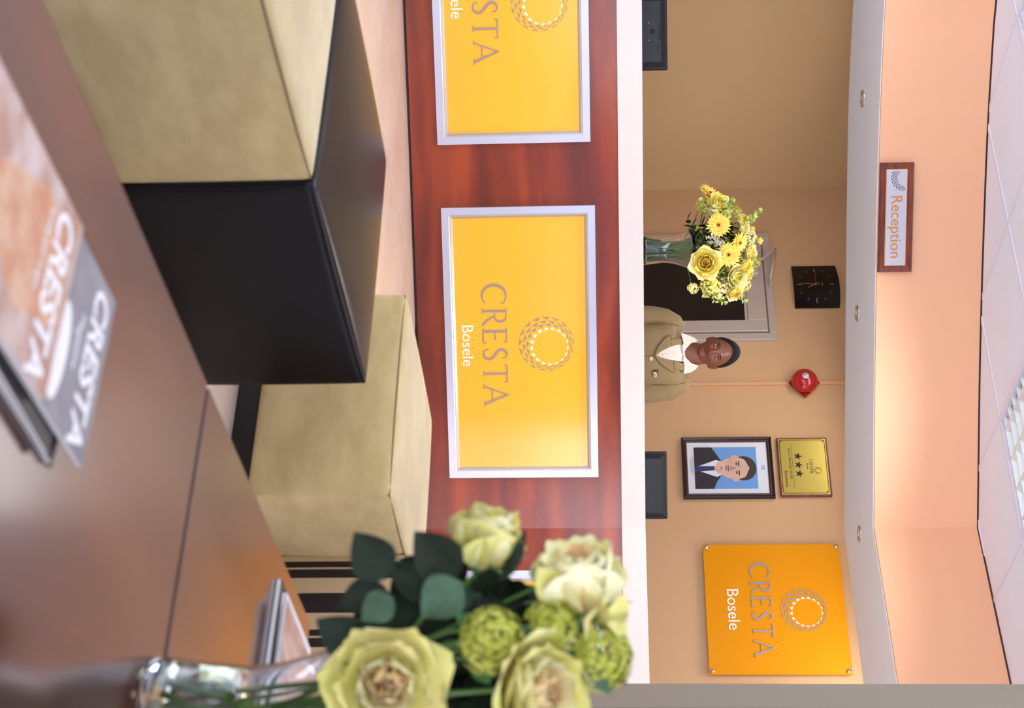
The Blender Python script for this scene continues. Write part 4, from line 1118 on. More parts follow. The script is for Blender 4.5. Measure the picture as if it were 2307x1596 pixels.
for k in range(190):     # the dark mass of foliage in the middle of the bouquet
    U = rnd.uniform(1345, 1680); lo = 850 + max(0, (1420-U))*.6
    V = rnd.uniform(lo, 1260 if U < 1500 else 1180)
    a = rnd.uniform(0, 2*PI); L = rnd.uniform(60, 105)
    dy = rnd.uniform(.0, .16)
    world_leaf(fp(U, V, dy), fp(U+math.cos(a)*L, V+math.sin(a)*L, dy+rnd.uniform(-.03, .03)), rnd.uniform(.018, .027), M['leaf_d'] if rnd.random() < .92 else M['leaf_m'], owners[k % 5], up=(rnd.uniform(-.8, .8), -1, rnd.uniform(-.5, 1)))
for k, (U, V, R_, lab, dy) in enumerate(((1445, 1108, .036, 'lime green floret cluster in the middle of the roses', -.06), (1408, 1245, .030, 'lime green floret cluster below the highest cream rose', -.03), (1480, 1352, .036, 'lime green floret cluster at the top edge of the roses', -.02), (1262, 1352, .011, 'tiny green floret cluster above the highest cream rose', .0))):
    c_ = fp(U, V, dy); t = flower_root('floret_cluster', lab, 'flower', c_, (-.2, -.8, .5), 'lime floret clusters among the roses')
    tag(obj('florets', floret_ball(520 if R_ > .02 else 50, R_, .0042, k+3, .9), M['fluff'], t, False, False), kind='stuff')
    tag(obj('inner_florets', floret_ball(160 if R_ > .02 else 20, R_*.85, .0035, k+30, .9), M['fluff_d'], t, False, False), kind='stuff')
    add_stem(t, c_, rfoot(k+5), .002)
    if R_ > .02:
        for q in range(0):
            a = rnd.uniform(0, 6.28); world_leaf(c_, c_+Vector((math.cos(a)*R_*1.5, -.01, math.sin(a)*R_*1.5)), .004, M['fluff_d'], t)
# extra stems below
t = thing('stem_bundle', 'green stems standing in the coffee table vase', 'stems', tuple(vb+Vector((0, 0, .014))))
for k in range(16):
    a = rnd.uniform(0, 2*PI); b = bmesh.new(); r0 = rnd.uniform(.005, .035); a2 = a+rnd.uniform(1.2, 2.6)
    stem_tube(b, (math.cos(a)*r0*1.4, math.sin(a)*r0*1.4, .004), (math.cos(a2)*.045, math.sin(a2)*.045, .26), rnd.uniform(.003, .0045), .012)
    obj('stem', b, M['stem_b'] if k % 3 else M['stem'], t, True)

# ------------------------------------------------------------------ yellow bouquet on the counter
YB = 7.24
vc = at_y(565, 1449, YB); vc.z = ZT1
vase('clear glass vase of yellow flowers on the cream countertop', tuple(vc), 1.0)
def cp(U, V, dy=0.0): return at_y(U, V, YB+dy)
GY = 'flowers in the countertop vase'
def cfoot(k): a = k*2.4; return vc + Vector((math.cos(a)*.035, math.sin(a)*.035, .02))
kf = [0]
def gerbera(label, U, V, R, d_, dy=-.14):
    c_ = cp(U, V, dy); t = flower_root('gerbera', label, 'flower', c_, d_, GY, kf[0])
    b = bmesh.new(); rn = random.Random(kf[0])
    for lay, (n_, L, lift) in enumerate(((20, 1, .10), (20, .9, .2), (14, .55, .3))):
        for k in range(n_):
            a = 2*PI*(k+.5*lay)/n_+rn.uniform(-.05, .05); lf = leaf_bm(R*L*rn.uniform(.9, 1.05), R*.135, -.05+rn.uniform(-.1, .1), .1, 4)
            bmesh.ops.transform(lf, matrix=Matrix.Rotation(a, 4, 'Z') @ Matrix.Rotation(-lift, 4, 'Y') @ Matrix.Translation((R*.08, 0, .002*lay)), verts=lf.verts)
            me = bpy.data.meshes.new('x'); lf.to_mesh(me); lf.free(); b.from_mesh(me); bpy.data.meshes.remove(me)
    obj('petals', b, M['ger'], t, True, False)
    b = bmesh.new(); lathe(b, [(.001, 0), (R*.30, .004), (R*.27, .010), (R*.12, .012), (.001, .012)], 20); obj('floret_ring', b, M['ger_o'], t, True)
    b = bmesh.new(); lathe(b, [(.001, .010), (R*.12, .012), (R*.08, .017), (.001, .018)], 16); obj('eye', b, M['ger_c'], t, True)
    add_stem(t, c_, cfoot(kf[0]), .003); kf[0] += 1; return t
def crose(label, U, V, R, d_, mats, openness=1.0, dy=-.13, **kw):
    c_ = cp(U, V, dy); d0 = Vector(d_).normalized(); t = flower_root('garden_rose', label, 'flower', c_-d0*R*.5, d_, GY, kf[0])
    rose_petals(t, R, mats, openness=openness, seed=20+kf[0], joined=True, **kw)
    add_stem(t, c_, cfoot(kf[0]), .003); kf[0] += 1; return t
def cball(label, U, V, R, mt, dy=-.1, n=90, r=.006, star=True, name='blossom_cluster'):
    c_ = cp(U, V, dy); t = flower_root(name, label, 'flower', c_, (0, -.9, .4), GY)
    tag(obj('florets', floret_ball(n, R, r, kf[0]+50, .9, star), mt, t, False, False), kind='stuff')
    add_stem(t, c_, cfoot(kf[0]), .002); kf[0] += 1; return t
def sprig(label, U0, V0, U1, V1, n, L, Wd, mt, dy=-.1, sm=None):
    """leafy sprig from base to tip"""
    a, b_ = cp(U0, V0, dy), cp(U1, V1, dy-.02); d0 = (b_-a)
    t = flower_root('leaf_sprig', label, 'foliage', a, d0, GY); Ln = d0.length
    b = bmesh.new(); tube(b, [(0, 0, 0), (.004, 0, Ln*.5), (0, 0, Ln)], .0016, 5); obj('stem', b, sm or M['stem'], t, True)
    for k in range(n):
        z = Ln*(k+.6)/n; sgn = 1 if k % 2 else -1
        lf = leaf_bm(L*(1-.25*k/n), Wd, .1, .15, 5)
        bmesh.ops.transform(lf, matrix=Matrix.Translation((0, 0, z)) @ Matrix.Rotation(k*1.9+.4, 4, 'Z') @ Matrix.Rotation(-.75, 4, 'Y'), verts=lf.verts)
        obj('leaf', lf, mt, t, True, False)
    kf[0] += 1; return t
gerbera('yellow gerbera with a dark eye, largest of the gerberas, left of the bouquet middle', 508, 1618, .058, (-.1, -1, .1), -.17)
gerbera('yellow gerbera with a dark eye, right of the bouquet middle', 574, 1641, .058, (.1, -1, .15), -.17)
gerbera('yellow gerbera turned sideways near the bouquet top', 546, 1664, .054, (.35, -.7, .6), -.13)
gerbera('yellow gerbera at the far left of the bouquet, seen from the side', 438, 1597, .056, (-.6, -.5, .55), -.06)
crose('large full yellow rose hanging over the vase rim', 592, 1590, .070, (.1, -1, -.05), [M['ger'], M['yel'], M['yel'], M['pale']], 1.0, -.18, n_in=6, n_mid=7)
crose('large ruffled yellow flower at the upper left of the bouquet', 462, 1622, .058, (-.35, -.7, .5), [M['ger'], M['yel'], M['yel']], 1.0, -.1)
crose('pale yellow rose near the right top of the bouquet', 624, 1660, .060, (.25, -.8, .5), [M['yel'], M['pale'], M['pale']], .9)
crose('yellow rose below the right top of the bouquet', 600, 1680, .050, (.2, -.6, .7), [M['ger'], M['yel'], M['yel']], .8)
crose('small yellow rose at the top right corner of the bouquet', 616, 1686, .042, (.4, -.5, .7), [M['yel'], M['yel'], M['pale']], .75, -.08)
crose('yellow ruffled flower at the right edge of the bouquet', 660, 1655, .044, (.6, -.6, .4), [M['ger'], M['yel'], M['pale']], .9)
crose('small yellow flower at the bouquet top left', 497, 1672, .046, (-.2, -.7, .6), [M['ger'], M['yel'], M['pale']], .8)
crose('pale yellow flower beside the top left small one', 515, 1675, .042, (0, -.7, .6), [M['pale'], M['pale'], M['pale']], .8)
crose('yellow rose bud on the bouquet top', 517, 1694, .03, (-.2, -.3, .9), [M['yel'], M['yel'], M['yel']], .5, -.05, n_in=3, n_mid=3, n_out=3)
crose('closed yellow bud rising highest above the bouquet', 543, 1713, .028, (.1, -.2, 1), [M['yel'], M['yel'], M['yel']], .4, -.03, n_in=3, n_mid=3, n_out=3)
crose('pale ruffled flower between the two facing gerberas and the top', 570, 1690, .046, (0, -.6, .8), [M['pale'], M['yel'], M['pale']], .9, -.06)
cball('lime yellow blossom cluster at the lower right of the bouquet', 640, 1600, .056, M['yel'], -.13, 150, .008)
cball('pale lime blossom cluster at the right of the bouquet', 652, 1622, .056, M['pale'], -.11, 150, .008)
cball('small pale sprig of blossom hanging at the lower right', 650, 1561, .026, M['pale'], -.15, 60, .008)
cball('white blossom cluster beside the left facing gerbera', 535, 1604, .034, M['whitef'], -.13, 110, .006)
cball('cream blossom cluster between the gerberas', 550, 1620, .030, M['whitef'], -.12, 90, .006)
cball('lime blossom cluster in the middle of the bouquet', 545, 1630, .034, M['fluff'], -.1, 130, .005)
cball('lime blossom cluster at the left top of the bouquet', 478, 1655, .040, M['fluff'], -.06, 130, .005)
cball('lime blossom cluster above the pale yellow rose', 590, 1700, .03, M['fluff'], -.04, 90, .005)
cball('lime blossom cluster behind the large yellow rose', 610, 1622, .036, M['fluff'], -.09, 120, .005)
cball('lime blossom cluster at the left rim of the bouquet', 465, 1580, .034, M['fluff'], -.05, 100, .005)
sprig('variegated leaf sprig sticking out above the left of the bouquet', 505, 1685, 475, 1712, 9, .034, .011, M['vleaf'], -.06)
sprig('variegated leaf sprig lying over the left edge of the bouquet', 500, 1640, 452, 1634, 9, .04, .013, M['vleaf'], -.15)
sprig('variegated leaf sprig above the white blossom, at the bouquet top left', 510, 1650, 488, 1700, 9, .036, .012, M['vleaf'], -.12)
sprig('variegated leaf sprig at the bottom right of the bouquet', 635, 1585, 668, 1590, 9, .036, .012, M['vleaf'], -.14)
sprig('variegated leaf sprig at the lower right edge of the bouquet', 655, 1600, 684, 1634, 9, .034, .010, M['vleaf'])
sprig('variegated leaf sprig at the right edge under the ruffled flower', 655, 1650, 680, 1680, 9, .03, .010, M['vleaf'])
sprig('variegated leaf sprig between the lime clusters at the right', 640, 1590, 680, 1612, 8, .03, .009, M['vleaf'])
sprig('pale variegated leaf sprig at the left of the bouquet', 490, 1600, 452, 1580, 9, .036, .012, M['vleaf'])
sprig('pale variegated leaf sprig behind the upper left flower', 480, 1630, 450, 1652, 10, .036, .012, M['vleaf'])
sprig('pale variegated leaf sprig over the left facing gerbera', 490, 1610, 462, 1612, 8, .032, .012, M['pale'], -.16)
rn = random.Random(3)
where = ('upper left', 'left', 'lower left', 'bottom', 'lower right', 'right', 'upper right', 'top')
for k in range(24):
    a = -PI+2*PI*(k+.5)/24; q = rn.uniform(40, 105) if k % 2 else rn.uniform(25, 60); U0, V0 = 560+rn.uniform(-20, 20), 1605+rn.uniform(-15, 25)
    wz = where[int((math.degrees(math.atan2(-math.cos(a), math.sin(a)))+360+22.5)//45) % 8]
    sprig('%s %s leaf sprig inside the bouquet, pointing to its %s' % (('short', 'long')[k % 2], ('dark green', 'mid green', 'lime green')[k % 3], ('top', 'upper left', 'left', 'lower left', 'bottom', 'lower right', 'right', 'upper right')[int((math.degrees(math.atan2(-math.cos(a), math.sin(a)*.62))+382.5)//45) % 8]), U0, V0, 560+math.cos(a)*q, 1628+math.sin(a)*q*.62, 8, .055, .018, (M['leaf_d'], M['leaf_m'], M['fluff'])[k % 3], rn.uniform(-.1, .02))
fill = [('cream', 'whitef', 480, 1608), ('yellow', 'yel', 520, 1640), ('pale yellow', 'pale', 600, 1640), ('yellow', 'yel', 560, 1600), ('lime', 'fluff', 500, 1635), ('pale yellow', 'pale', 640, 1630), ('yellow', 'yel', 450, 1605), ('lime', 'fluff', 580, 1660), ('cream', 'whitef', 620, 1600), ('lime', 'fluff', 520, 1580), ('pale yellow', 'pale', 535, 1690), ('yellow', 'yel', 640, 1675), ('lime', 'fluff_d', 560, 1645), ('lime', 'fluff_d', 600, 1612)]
near = ('under the upper left flower', 'below the small top left flowers', 'left of the pale yellow rose', 'above the big yellow rose', 'beside the left facing gerbera', 'at the right edge', 'at the left edge', 'behind the sideways gerbera', 'right of the big yellow rose', 'at the lower left over the rim', 'under the highest bud', 'at the upper right', 'in the very middle', 'behind the right facing gerbera')
for (c_n, mk, U0, V0), nr in zip(fill, near): cball('%s filler blossom cluster %s' % (c_n, nr), U0, V0, rn.uniform(.032, .042), M[mk], -.05, 110, .007, name='blossom_cluster')
for k, (U0, V0, U1, V1) in enumerate(((540, 1570, 490, 1548), (545, 1575, 505, 1560), (560, 1575, 520, 1590))):
    sprig(('long dark leaf sprig over the left vase rim', 'dark leaf sprig at the left of the vase neck', 'dark leaf sprig just above the vase rim')[k], U0, V0, U1, V1, 5, .05, .012, M['leaf_d'], -.12)
t = thing('stem_bundle', 'green stems standing in the countertop vase', 'stems', tuple(vc+Vector((0, 0, .014))))
for k in range(26):
    a = rn.uniform(0, 2*PI); b = bmesh.new(); r0 = rn.uniform(.01, .05); a2 = a+rn.uniform(1.0, 2.8)
    stem_tube(b, (math.cos(a)*r0, math.sin(a)*r0, .004), (math.cos(a2)*rn.uniform(.02, .075), math.sin(a2)*.06, .27), rn.uniform(.0028, .004), .01)
    obj('stem', b, M['stem_b'] if k % 3 == 0 else M['stem'], t, True)

# ------------------------------------------------------------------ the receptionist
YM = 7.97
man = thing('person', 'person in a tan jacket and open cream shirt standing behind the counter', 'person', (.012, YM, 0))
def add_body(b):
    """overlapping tapered limbs, fused below into one continuous surface with the head"""
    loft(b, [[Vector((math.cos(2*PI*k/28)*w_, cy_+math.sin(2*PI*k/28)*d_, z)) for k in range(28)] for z, w_, d_, cy_ in
        ((.74, .07, .06, .01), (.78, .15, .10, .01), (.88, .155, .108, .01), (1.0, .138, .095, .01), (1.12, .145, .098, .01), (1.22, .160, .104, .012), (1.27, .150, .092, .014), (1.305, .105, .074, .012), (1.345, .080, .066, .004), (1.38, .062, .062, .002), (1.43, .056, .060, .006), (1.47, .05, .055, .012))])
    for sd in (-1, 1):
        z0 = .015 if sd > 0 else 0
        tube(b, [(sd*.10, .012, 1.285+z0), (sd*.155, .012, 1.27+z0), (sd*.190, .012, 1.22), (sd*.205, .01, 1.12), (sd*.214, .0, 1.02), (sd*.213, -.02, .95), (sd*.208, -.045, .86), (sd*.205, -.055, .80)], [.03, .038, .042, .042, .038, .036, .029, .025], 16)
        wx, wy, wz = sd*.205, -.055, .80
        tube(b, [(wx, wy, wz+.01), (wx-sd*.002, wy, wz-.03), (wx-sd*.004, wy, wz-.075), (wx-sd*.006, wy, wz-.09)], [.022, .026, .030, .024], 14)
        for dy, ln in ((-.024, .066), (-.008, .077), (.008, .072), (.023, .056)):
            tube(b, [(wx-sd*.004, wy+dy*.8, wz-.065), (wx-sd*.006, wy+dy, wz-.09), (wx-sd*.012, wy+dy*1.05, wz-.09-ln*.5), (wx-sd*.026, wy+dy*1.05, wz-.09-ln)], [.0085, .0088, .008, .0065], 10)
        tube(b, [(wx, wy-.018, wz-.03), (wx-sd*.006, wy-.036, wz-.055), (wx-sd*.014, wy-.044, wz-.085), (wx-sd*.022, wy-.044, wz-.105)], [.012, .0105, .0095, .0075], 10)
        tube(b, [(sd*.085, 0, .84), (sd*.095, 0, .62), (sd*.10, .0, .47), (sd*.10, .012, .32), (sd*.10, .012, .09)], [.085, .07, .052, .052, .036], 16)
        tube(b, [(sd*.10, .04, .05), (sd*.10, .0, .05), (sd*.105, -.08, .035), (sd*.11, -.16, .025)], [.03, .04, .036, .022], 12)
HC = Vector((-.006, -.012, 1.503)); YAW = Matrix.Rotation(math.radians(-4), 3, 'Z') @ Matrix.Rotation(math.radians(-2.0), 3, 'Y')
def g(x, z, cx, cz, sx, sz): return math.exp(-((x-cx)/sx)**2-((z-cz)/sz)**2)
def head_pt(th, ph):
    """th 0..pi from the crown, ph 0 = front (-y)"""
    nx, ny, nz = math.sin(th)*math.sin(ph), -math.sin(th)*math.cos(ph), math.cos(th)
    x, y, z = nx*.0735, ny*.092, nz*.119
    if nz < 0:
        t_ = -nz; x *= 1-.30*t_**1.6; y *= 1-(.10 if ny < 0 else .42)*t_**1.3
    if ny < 0:
        y *= 1 - .06*max(0, 1-abs(nx)*1.2)
        fr_ = -ny
        y -= .025*g(x, z, 0, -.038, .0125, .015)*fr_          # nose tip
        y -= .012*g(x, z, 0, -.016, .008, .020)*fr_           # bridge
        y -= .011*(g(x, z, .0145, -.044, .008, .008)+g(x, z, -.0145, -.044, .008, .008))*fr_
        y += .010*(g(x, z, .030, -.004, .017, .011)+g(x, z, -.030, -.004, .017, .011))*fr_   # sockets
        y -= .005*(g(x, z, .030, .016, .022, .008)+g(x, z, -.030, .016, .022, .008))*fr_     # brows
        y -= .006*(g(x, z, .042, -.032, .020, .018)+g(x, z, -.042, -.032, .020, .018))*fr_   # cheeks
        y -= .010*g(x, z, 0, -.070, .022, .008)*fr_            # upper lip
        y -= .011*g(x, z, 0, -.083, .020, .007)*fr_            # lower lip
        y += .006*g(x, z, 0, -.0765, .026, .0028)*fr_
        y -= .010*g(x, z, 0, -.106, .024, .013)*fr_            # chin
    return Vector((x, y, z))
def HP(v): return YAW @ Vector(v) + HC
bh = bmesh.new(); NT, NP = 84, 96
rings = [[bh.verts.new(HP(head_pt(PI*(i+.5)/NT, 2*PI*k/NP))) for k in range(NP)] for i in range(NT)]
for a, b_ in zip(rings, rings[1:]):
    for k in range(NP): bh.faces.new((a[k], a[(k+1) % NP], b_[(k+1) % NP], b_[k]))
bh.faces.new(rings[0][::-1]); bh.faces.new(rings[-1])
for s_ in (-1, 1):       # ears
    be = bmesh.new(); bmesh.ops.create_uvsphere(be, u_segments=20, v_segments=14, radius=1)
    Me = Matrix.Translation(HC + YAW @ Vector((s_*.0765, .012, -.020))) @ Matrix.Rotation(s_*math.radians(-28), 4, 'Z') @ Matrix.Rotation(s_*math.radians(10), 4, 'Y') @ Matrix.Diagonal((.0075, .0165, .029, 1))
    for v in be.verts:
        if v.co.x*s_ > 0 and v.co.y < .2: v.co.x -= s_*.55*math.exp(-((v.co.y+.2)/.5)**2-((v.co.z-.1)/.55)**2)
    bmesh.ops.transform(be, matrix=Me, verts=be.verts); me_ = bpy.data.meshes.new('x'); be.to_mesh(me_); be.free(); bh.from_mesh(me_); bpy.data.meshes.remove(me_)
add_body(bh)
bmesh.ops.recalc_face_normals(bh, faces=bh.faces)
body = obj('body', bh, M['skin'], man, True, False)
rm = body.modifiers.new('remesh', 'REMESH'); rm.mode = 'VOXEL'; rm.voxel_size = .0036; rm.use_smooth_shade = True
sm = body.modifiers.new('smooth', 'SMOOTH'); sm.factor = .5; sm.iterations = 2
def bake(o):
    dg = bpy.context.evaluated_depsgraph_get(); me = bpy.data.meshes.new_from_object(o.evaluated_get(dg)); old = o.data; o.modifiers.clear(); o.data = me; bpy.data.meshes.remove(old)
    b_ = bmesh.new(); b_.from_mesh(me); seen = set(); best = []      # keep the outer skin only
    for v in b_.verts:
        if v.index in seen: continue
        st = [v]; comp = []; seen.add(v.index)
        while st:
            q_ = st.pop(); comp.append(q_)
            for e in q_.link_edges:
                w2 = e.other_vert(q_)
                if w2.index not in seen: seen.add(w2.index); st.append(w2)
        if len(comp) > len(best): best = comp
    keep = set(best); bmesh.ops.delete(b_, geom=[v for v in b_.verts if v not in keep], context='VERTS'); b_.to_mesh(me); b_.free()
    for p in me.polygons: p.use_smooth = True
bake(body)
# hair cap
b = bmesh.new(); R0 = []
def hairline(ph):    # polar angle where the hair ends
    c_ = math.cos(ph)
    if c_ > 0: return math.radians(46+ (1-c_)**1.1*46)
    return math.radians(92+30*min(1, -c_*1.3))
NTh, NPh = 18, 64
rows = []
for i in range(NTh+1):
    row = []
    for k in range(NPh):
        ph = 2*PI*k/NPh; lim = hairline(ph if ph <= PI else 2*PI-ph); th = lim*(i+.02)/NTh
        p = head_pt(th, ph); n_ = p.normalized(); e_ = .0105*min(1, (1-i/NTh)*5+.12)
        p += n_*e_ + Vector((0, 0, .002)); row.append(b.verts.new(HP(p)))
    rows.append(row)
for a, c_ in zip(rows, rows[1:]):
    for k in range(NPh): b.faces.new((a[k], a[(k+1) % NPh], c_[(k+1) % NPh], c_[k]))
b.faces.new(rows[0][::-1])
obj('hair', b, M['hair'], man, True)
# eyes, brows, lips
for s_ in (-1, 1):
    ec = HC + YAW @ Vector((s_*.0295, -.0725, -.004))
    b = bmesh.new(); bmesh.ops.create_uvsphere(b, u_segments=20, v_segments=14, radius=.0115); bmesh.ops.transform(b, matrix=Matrix.Translation(ec) @ Matrix.Diagonal((1.15, .8, .50, 1)), verts=b.verts); e_ = obj('eye', b, M['eye'], man, True)
    b = bmesh.new(); bmesh.ops.create_uvsphere(b, u_segments=14, v_segments=10, radius=.0052); bmesh.ops.transform(b, matrix=Matrix.Translation(ec+Vector((0, -.0062, .0006))) @ Matrix.Diagonal((1, .7, 1, 1)), verts=b.verts); obj('iris', b, M['iris'], e_, True)
    def lid(dz, arch, rad, y_off=.0):
        P = []
        for k in range(9):
            u = k/8*2-1; x = s_*.0295+u*.0145; z = -.004+dz+arch*(1-u*u)
            y = -.0805+.55*(u*.0145)**2/.0145+y_off + (.004 if abs(u) > .8 else 0)
            P.append(HP((x, y, z)))
        return P
    b = bmesh.new(); tube(b, lid(.0004, .0052, 0), .0026, 6); obj('eyelid', b, M['skin'], man, True)
    b = bmesh.new(); tube(b, lid(-.0010, -.0040, 0), .0020, 6); obj('eyelid', b, M['skin'], man, True)
    P = []
    for k in range(9):
        u = k/8*2-1; x = s_*.031+s_*u*.017; z = .0155+.0035*(1-u*u)-.001*u
        best = None
        th = math.acos(max(-1, min(1, z/.119))); ph = math.asin(max(-1, min(1, x/(.0735*math.sin(th)))))
        P.append(HP(head_pt(th, ph)+Vector((0, -.0006, 0))))
    b = bmesh.new(); tube(b, P, [.0008, .0016, .002, .0022, .0022, .002, .0018, .0014, .0008], 6); obj('eyebrow', b, M['hair'], man, True)
def face_patch(name, cx, cz, w_, h_, mt, lift=.0012, top=None):
    b = bmesh.new(); rows_ = []
    for i in range(5):
        v = i/4*2-1; row = []
        for k in range(13):
            u = k/12*2-1; x = cx+u*w_; z = cz+v*h_*math.sqrt(max(0, 1-u*u*.98)) + (top(u) if top else 0)
            th = math.acos(max(-1, min(1, z/.119)))
            t_ = max(0, -math.cos(th)); sx_ = 1-.30*t_**1.6
            ph = math.asin(max(-1, min(1, x/sx_/(.0735*math.sin(th)))))
            row.append(b.verts.new(HP(head_pt(th, ph)+Vector((0, -lift*(1-u*u*.8)*(1-v*v*.5), 0)))))
        rows_.append(row)
    for a, c_ in zip(rows_, rows_[1:]):
        for k in range(12): b.faces.new((a[k], a[k+1], c_[k+1], c_[k]))
    return obj(name, b, mt, man, True)
face_patch('upper_lip', 0, -.071, .024, .0052, M['skin'] if False else M['lip'], top=lambda u: .002*math.cos(u*PI)*-.3)
face_patch('lower_lip', 0, -.0825, .021, .0058, M['lip'])

# clothes ------------------------------------------------------------
TR = [(.60, .195, .125, .01), (.80, .188, .122, .01), (.95, .175, .115, .01), (1.08, .168, .112, .01), (1.18, .176, .118, .01), (1.255, .186, .118, .012), (1.30, .186, .108, .014), (1.335, .160, .092, .018), (1.365, .108, .076, .02), (1.385, .078, .068, .022), (1.400, .068, .064, .022)]
def ringdim(z):
    for a, b_ in zip(TR, TR[1:]):
        if a[0] <= z <= b_[0]:
            f_ = (z-a[0])/(b_[0]-a[0]); return [a[i]+(b_[i]-a[i])*f_ for i in (1, 2, 3)]
    return list(TR[-1][1:]) if z > 1 else list(TR[0][1:])
def slant(x, z): return z + (.10*x if z > 1.1 else 0)*min(1, max(0, (z-1.1)/.15))      # right shoulder a little higher
def front_y(x, z, off=0):
    w_, d_, cy_ = ringdim(z); u = min(.98, abs(x)/w_); return cy_ - d_*(1-u**2.6)**(1/2.6) - off
b = bmesh.new(); rings = []
TRJ = TR[:6] + [(1.295, .186, .106, .014)] + [(1.315, .170, .080, .03), (1.332, .140, .048, .05), (1.352, .112, .034, .06), (1.372, .08, .026, .065)]
for z, w_, d_, cy_ in TRJ:
    ring = []
    for k in range(48):
        a = 2*PI*k/48; c_, s_ = math.cos(a), math.sin(a); e_ = 2/2.6
        x = math.copysign(abs(c_)**e_, c_)*w_; y = math.copysign(abs(s_)**e_, s_)*d_+cy_
        ring.append(Vector((x, y, slant(x, z))))
    rings.append(ring)
loft(b, rings)
for s_ in (-1, 1):
    sx = 1.0
    z0 = .012 if s_ > 0 else -.012
    tube(b, [(s_*.115, .014, 1.318+z0), (s_*.160, .014, 1.296+z0*1.3), (s_*.188, .012, 1.245+z0), (s_*.203, .01, 1.17), (s_*.212, .004, 1.08), (s_*.216, -.01, 1.0), (s_*.214, -.035, .90), (s_*.210, -.055, .815)], [.05, .060, .060, .057, .054, .052, .046, .042], 20)
jk = obj('jacket', b, M['jacket'], man, True)
rm = jk.modifiers.new('remesh', 'REMESH'); rm.mode = 'VOXEL'; rm.voxel_size = .007; rm.use_smooth_shade = True
sm = jk.modifiers.new('smooth', 'SMOOTH'); sm.factor = .5; sm.iterations = 4
bake(jk)
def patch(name, rows_, off, mt, thick=.002, nx=8):
    """rows_: list of (z, x_left, x_right) lying on the front of the jacket, offset outward"""
    b = bmesh.new(); F = []; Bk = []
    # densify
    R2_ = []
    for a, c_ in zip(rows_, rows_[1:]):
        m_ = max(1, int(abs(c_[0]-a[0])/.012))
        for k in range(m_): f_ = k/m_; R2_.append(tuple(a[i]+(c_[i]-a[i])*f_ for i in range(3)))
    R2_.append(rows_[-1])
    for z, xl_, xr_ in R2_:
        F.append([b.verts.new((xl_+(xr_-xl_)*k/nx, front_y(xl_+(xr_-xl_)*k/nx, z, off+thick), slant(xl_+(xr_-xl_)*k/nx, z))) for k in range(nx+1)])
        Bk.append([b.verts.new((xl_+(xr_-xl_)*k/nx, front_y(xl_+(xr_-xl_)*k/nx, z, off-.004), slant(xl_+(xr_-xl_)*k/nx, z))) for k in range(nx+1)])
    n_ = len(F)
    for i in range(n_-1):
        for k in range(nx):
            b.faces.new((F[i][k], F[i][k+1], F[i+1][k+1], F[i+1][k])); b.faces.new((Bk[i][k], Bk[i+1][k], Bk[i+1][k+1], Bk[i][k+1]))
        b.faces.new((F[i][0], F[i+1][0], Bk[i+1][0], Bk[i][0])); b.faces.new((F[i][nx], Bk[i][nx], Bk[i+1][nx], F[i+1][nx]))
    for k in range(nx):
        b.faces.new((F[0][k], Bk[0][k], Bk[0][k+1], F[0][k+1])); b.faces.new((F[-1][k], F[-1][k+1], Bk[-1][k+1], Bk[-1][k]))
    o = obj(name, b, mt, man); return auto_smooth(o, .9)
# shirt opening: narrow V from the collar to the top jacket button
patch('shirt_front', [(1.185, .004, .012), (1.22, -.028, .020), (1.26, -.042, .030), (1.30, -.050, .036), (1.338, -.052, .044)], .001, M['shirt'])
patch('placket', [(1.20, .0, .014), (1.30, -.006, .012), (1.330, -.008, .012)], .004, M['shirt'], .0015, 3)
for z in (1.222, 1.276, 1.322):
    b = bmesh.new(); lathe(b, [(.001, 0), (.0048, 0), (.0045, .0016), (.001, .0016)], 14, RX); o = obj('shirt_button', b, M['mount'], man, True); o.location = (.004, front_y(.004, z, .0055), z)
# skin at the open neck
# lapels
LP = [(1.180, -.008, .010), (1.20, -.046, -.010), (1.24, -.082, -.030), (1.268, -.098, -.040), (1.272, -.070, -.042), (1.30, -.062, -.048), (1.345, -.078, -.052)]
patch('lapel', [(1.180, -.008, .010), (1.205, -.050, -.012), (1.24, -.084, -.030), (1.27, -.100, -.042)], .006, M['jacket'], .003)
patch('collar', [(1.272, -.078, -.042), (1.30, -.080, -.050), (1.335, -.088, -.056), (1.352, -.094, -.066)], .005, M['jacket'], .003)
patch('lapel', [(1.180, .004, .014), (1.205, .014, .052), (1.24, .026, .080), (1.27, .034, .098)], .0045, M['jacket'], .003)
patch('collar', [(1.272, .036, .076), (1.30, .042, .080), (1.325, .048, .088), (1.342, .06, .094)], .0035, M['jacket'], .003)
def seam(pts, r=.0013, off=.007, mt=None, name='seam'):
    b = bmesh.new(); tube(b, [(x, front_y(x, z, off), slant(x, z)) for x, z in pts], r, 5); return obj(name, b, mt or M['jacket_s'], man, True)
seam([(-.008, 1.180), (-.050, 1.205), (-.084, 1.24), (-.100, 1.27)], off=.0085); seam([(.014, 1.18), (.052, 1.205), (.080, 1.24), (.098, 1.27)], off=.007)
seam([(-.100, 1.272), (-.046, 1.270)], off=.0088); seam([(.098, 1.272), (.04, 1.272)], off=.0075)
seam([(.006, 1.18), (.004, 1.10), (.002, 1.0), (.0, .9), (0, .7)], .0016, .001, name='front_edge')
for s_ in (-1, 1):
    seam([(s_*.150, 1.325), (s_*.160, 1.28), (s_*.163, 1.22), (s_*.160, 1.16)], .0014, .0015, name='sleeve_seam')
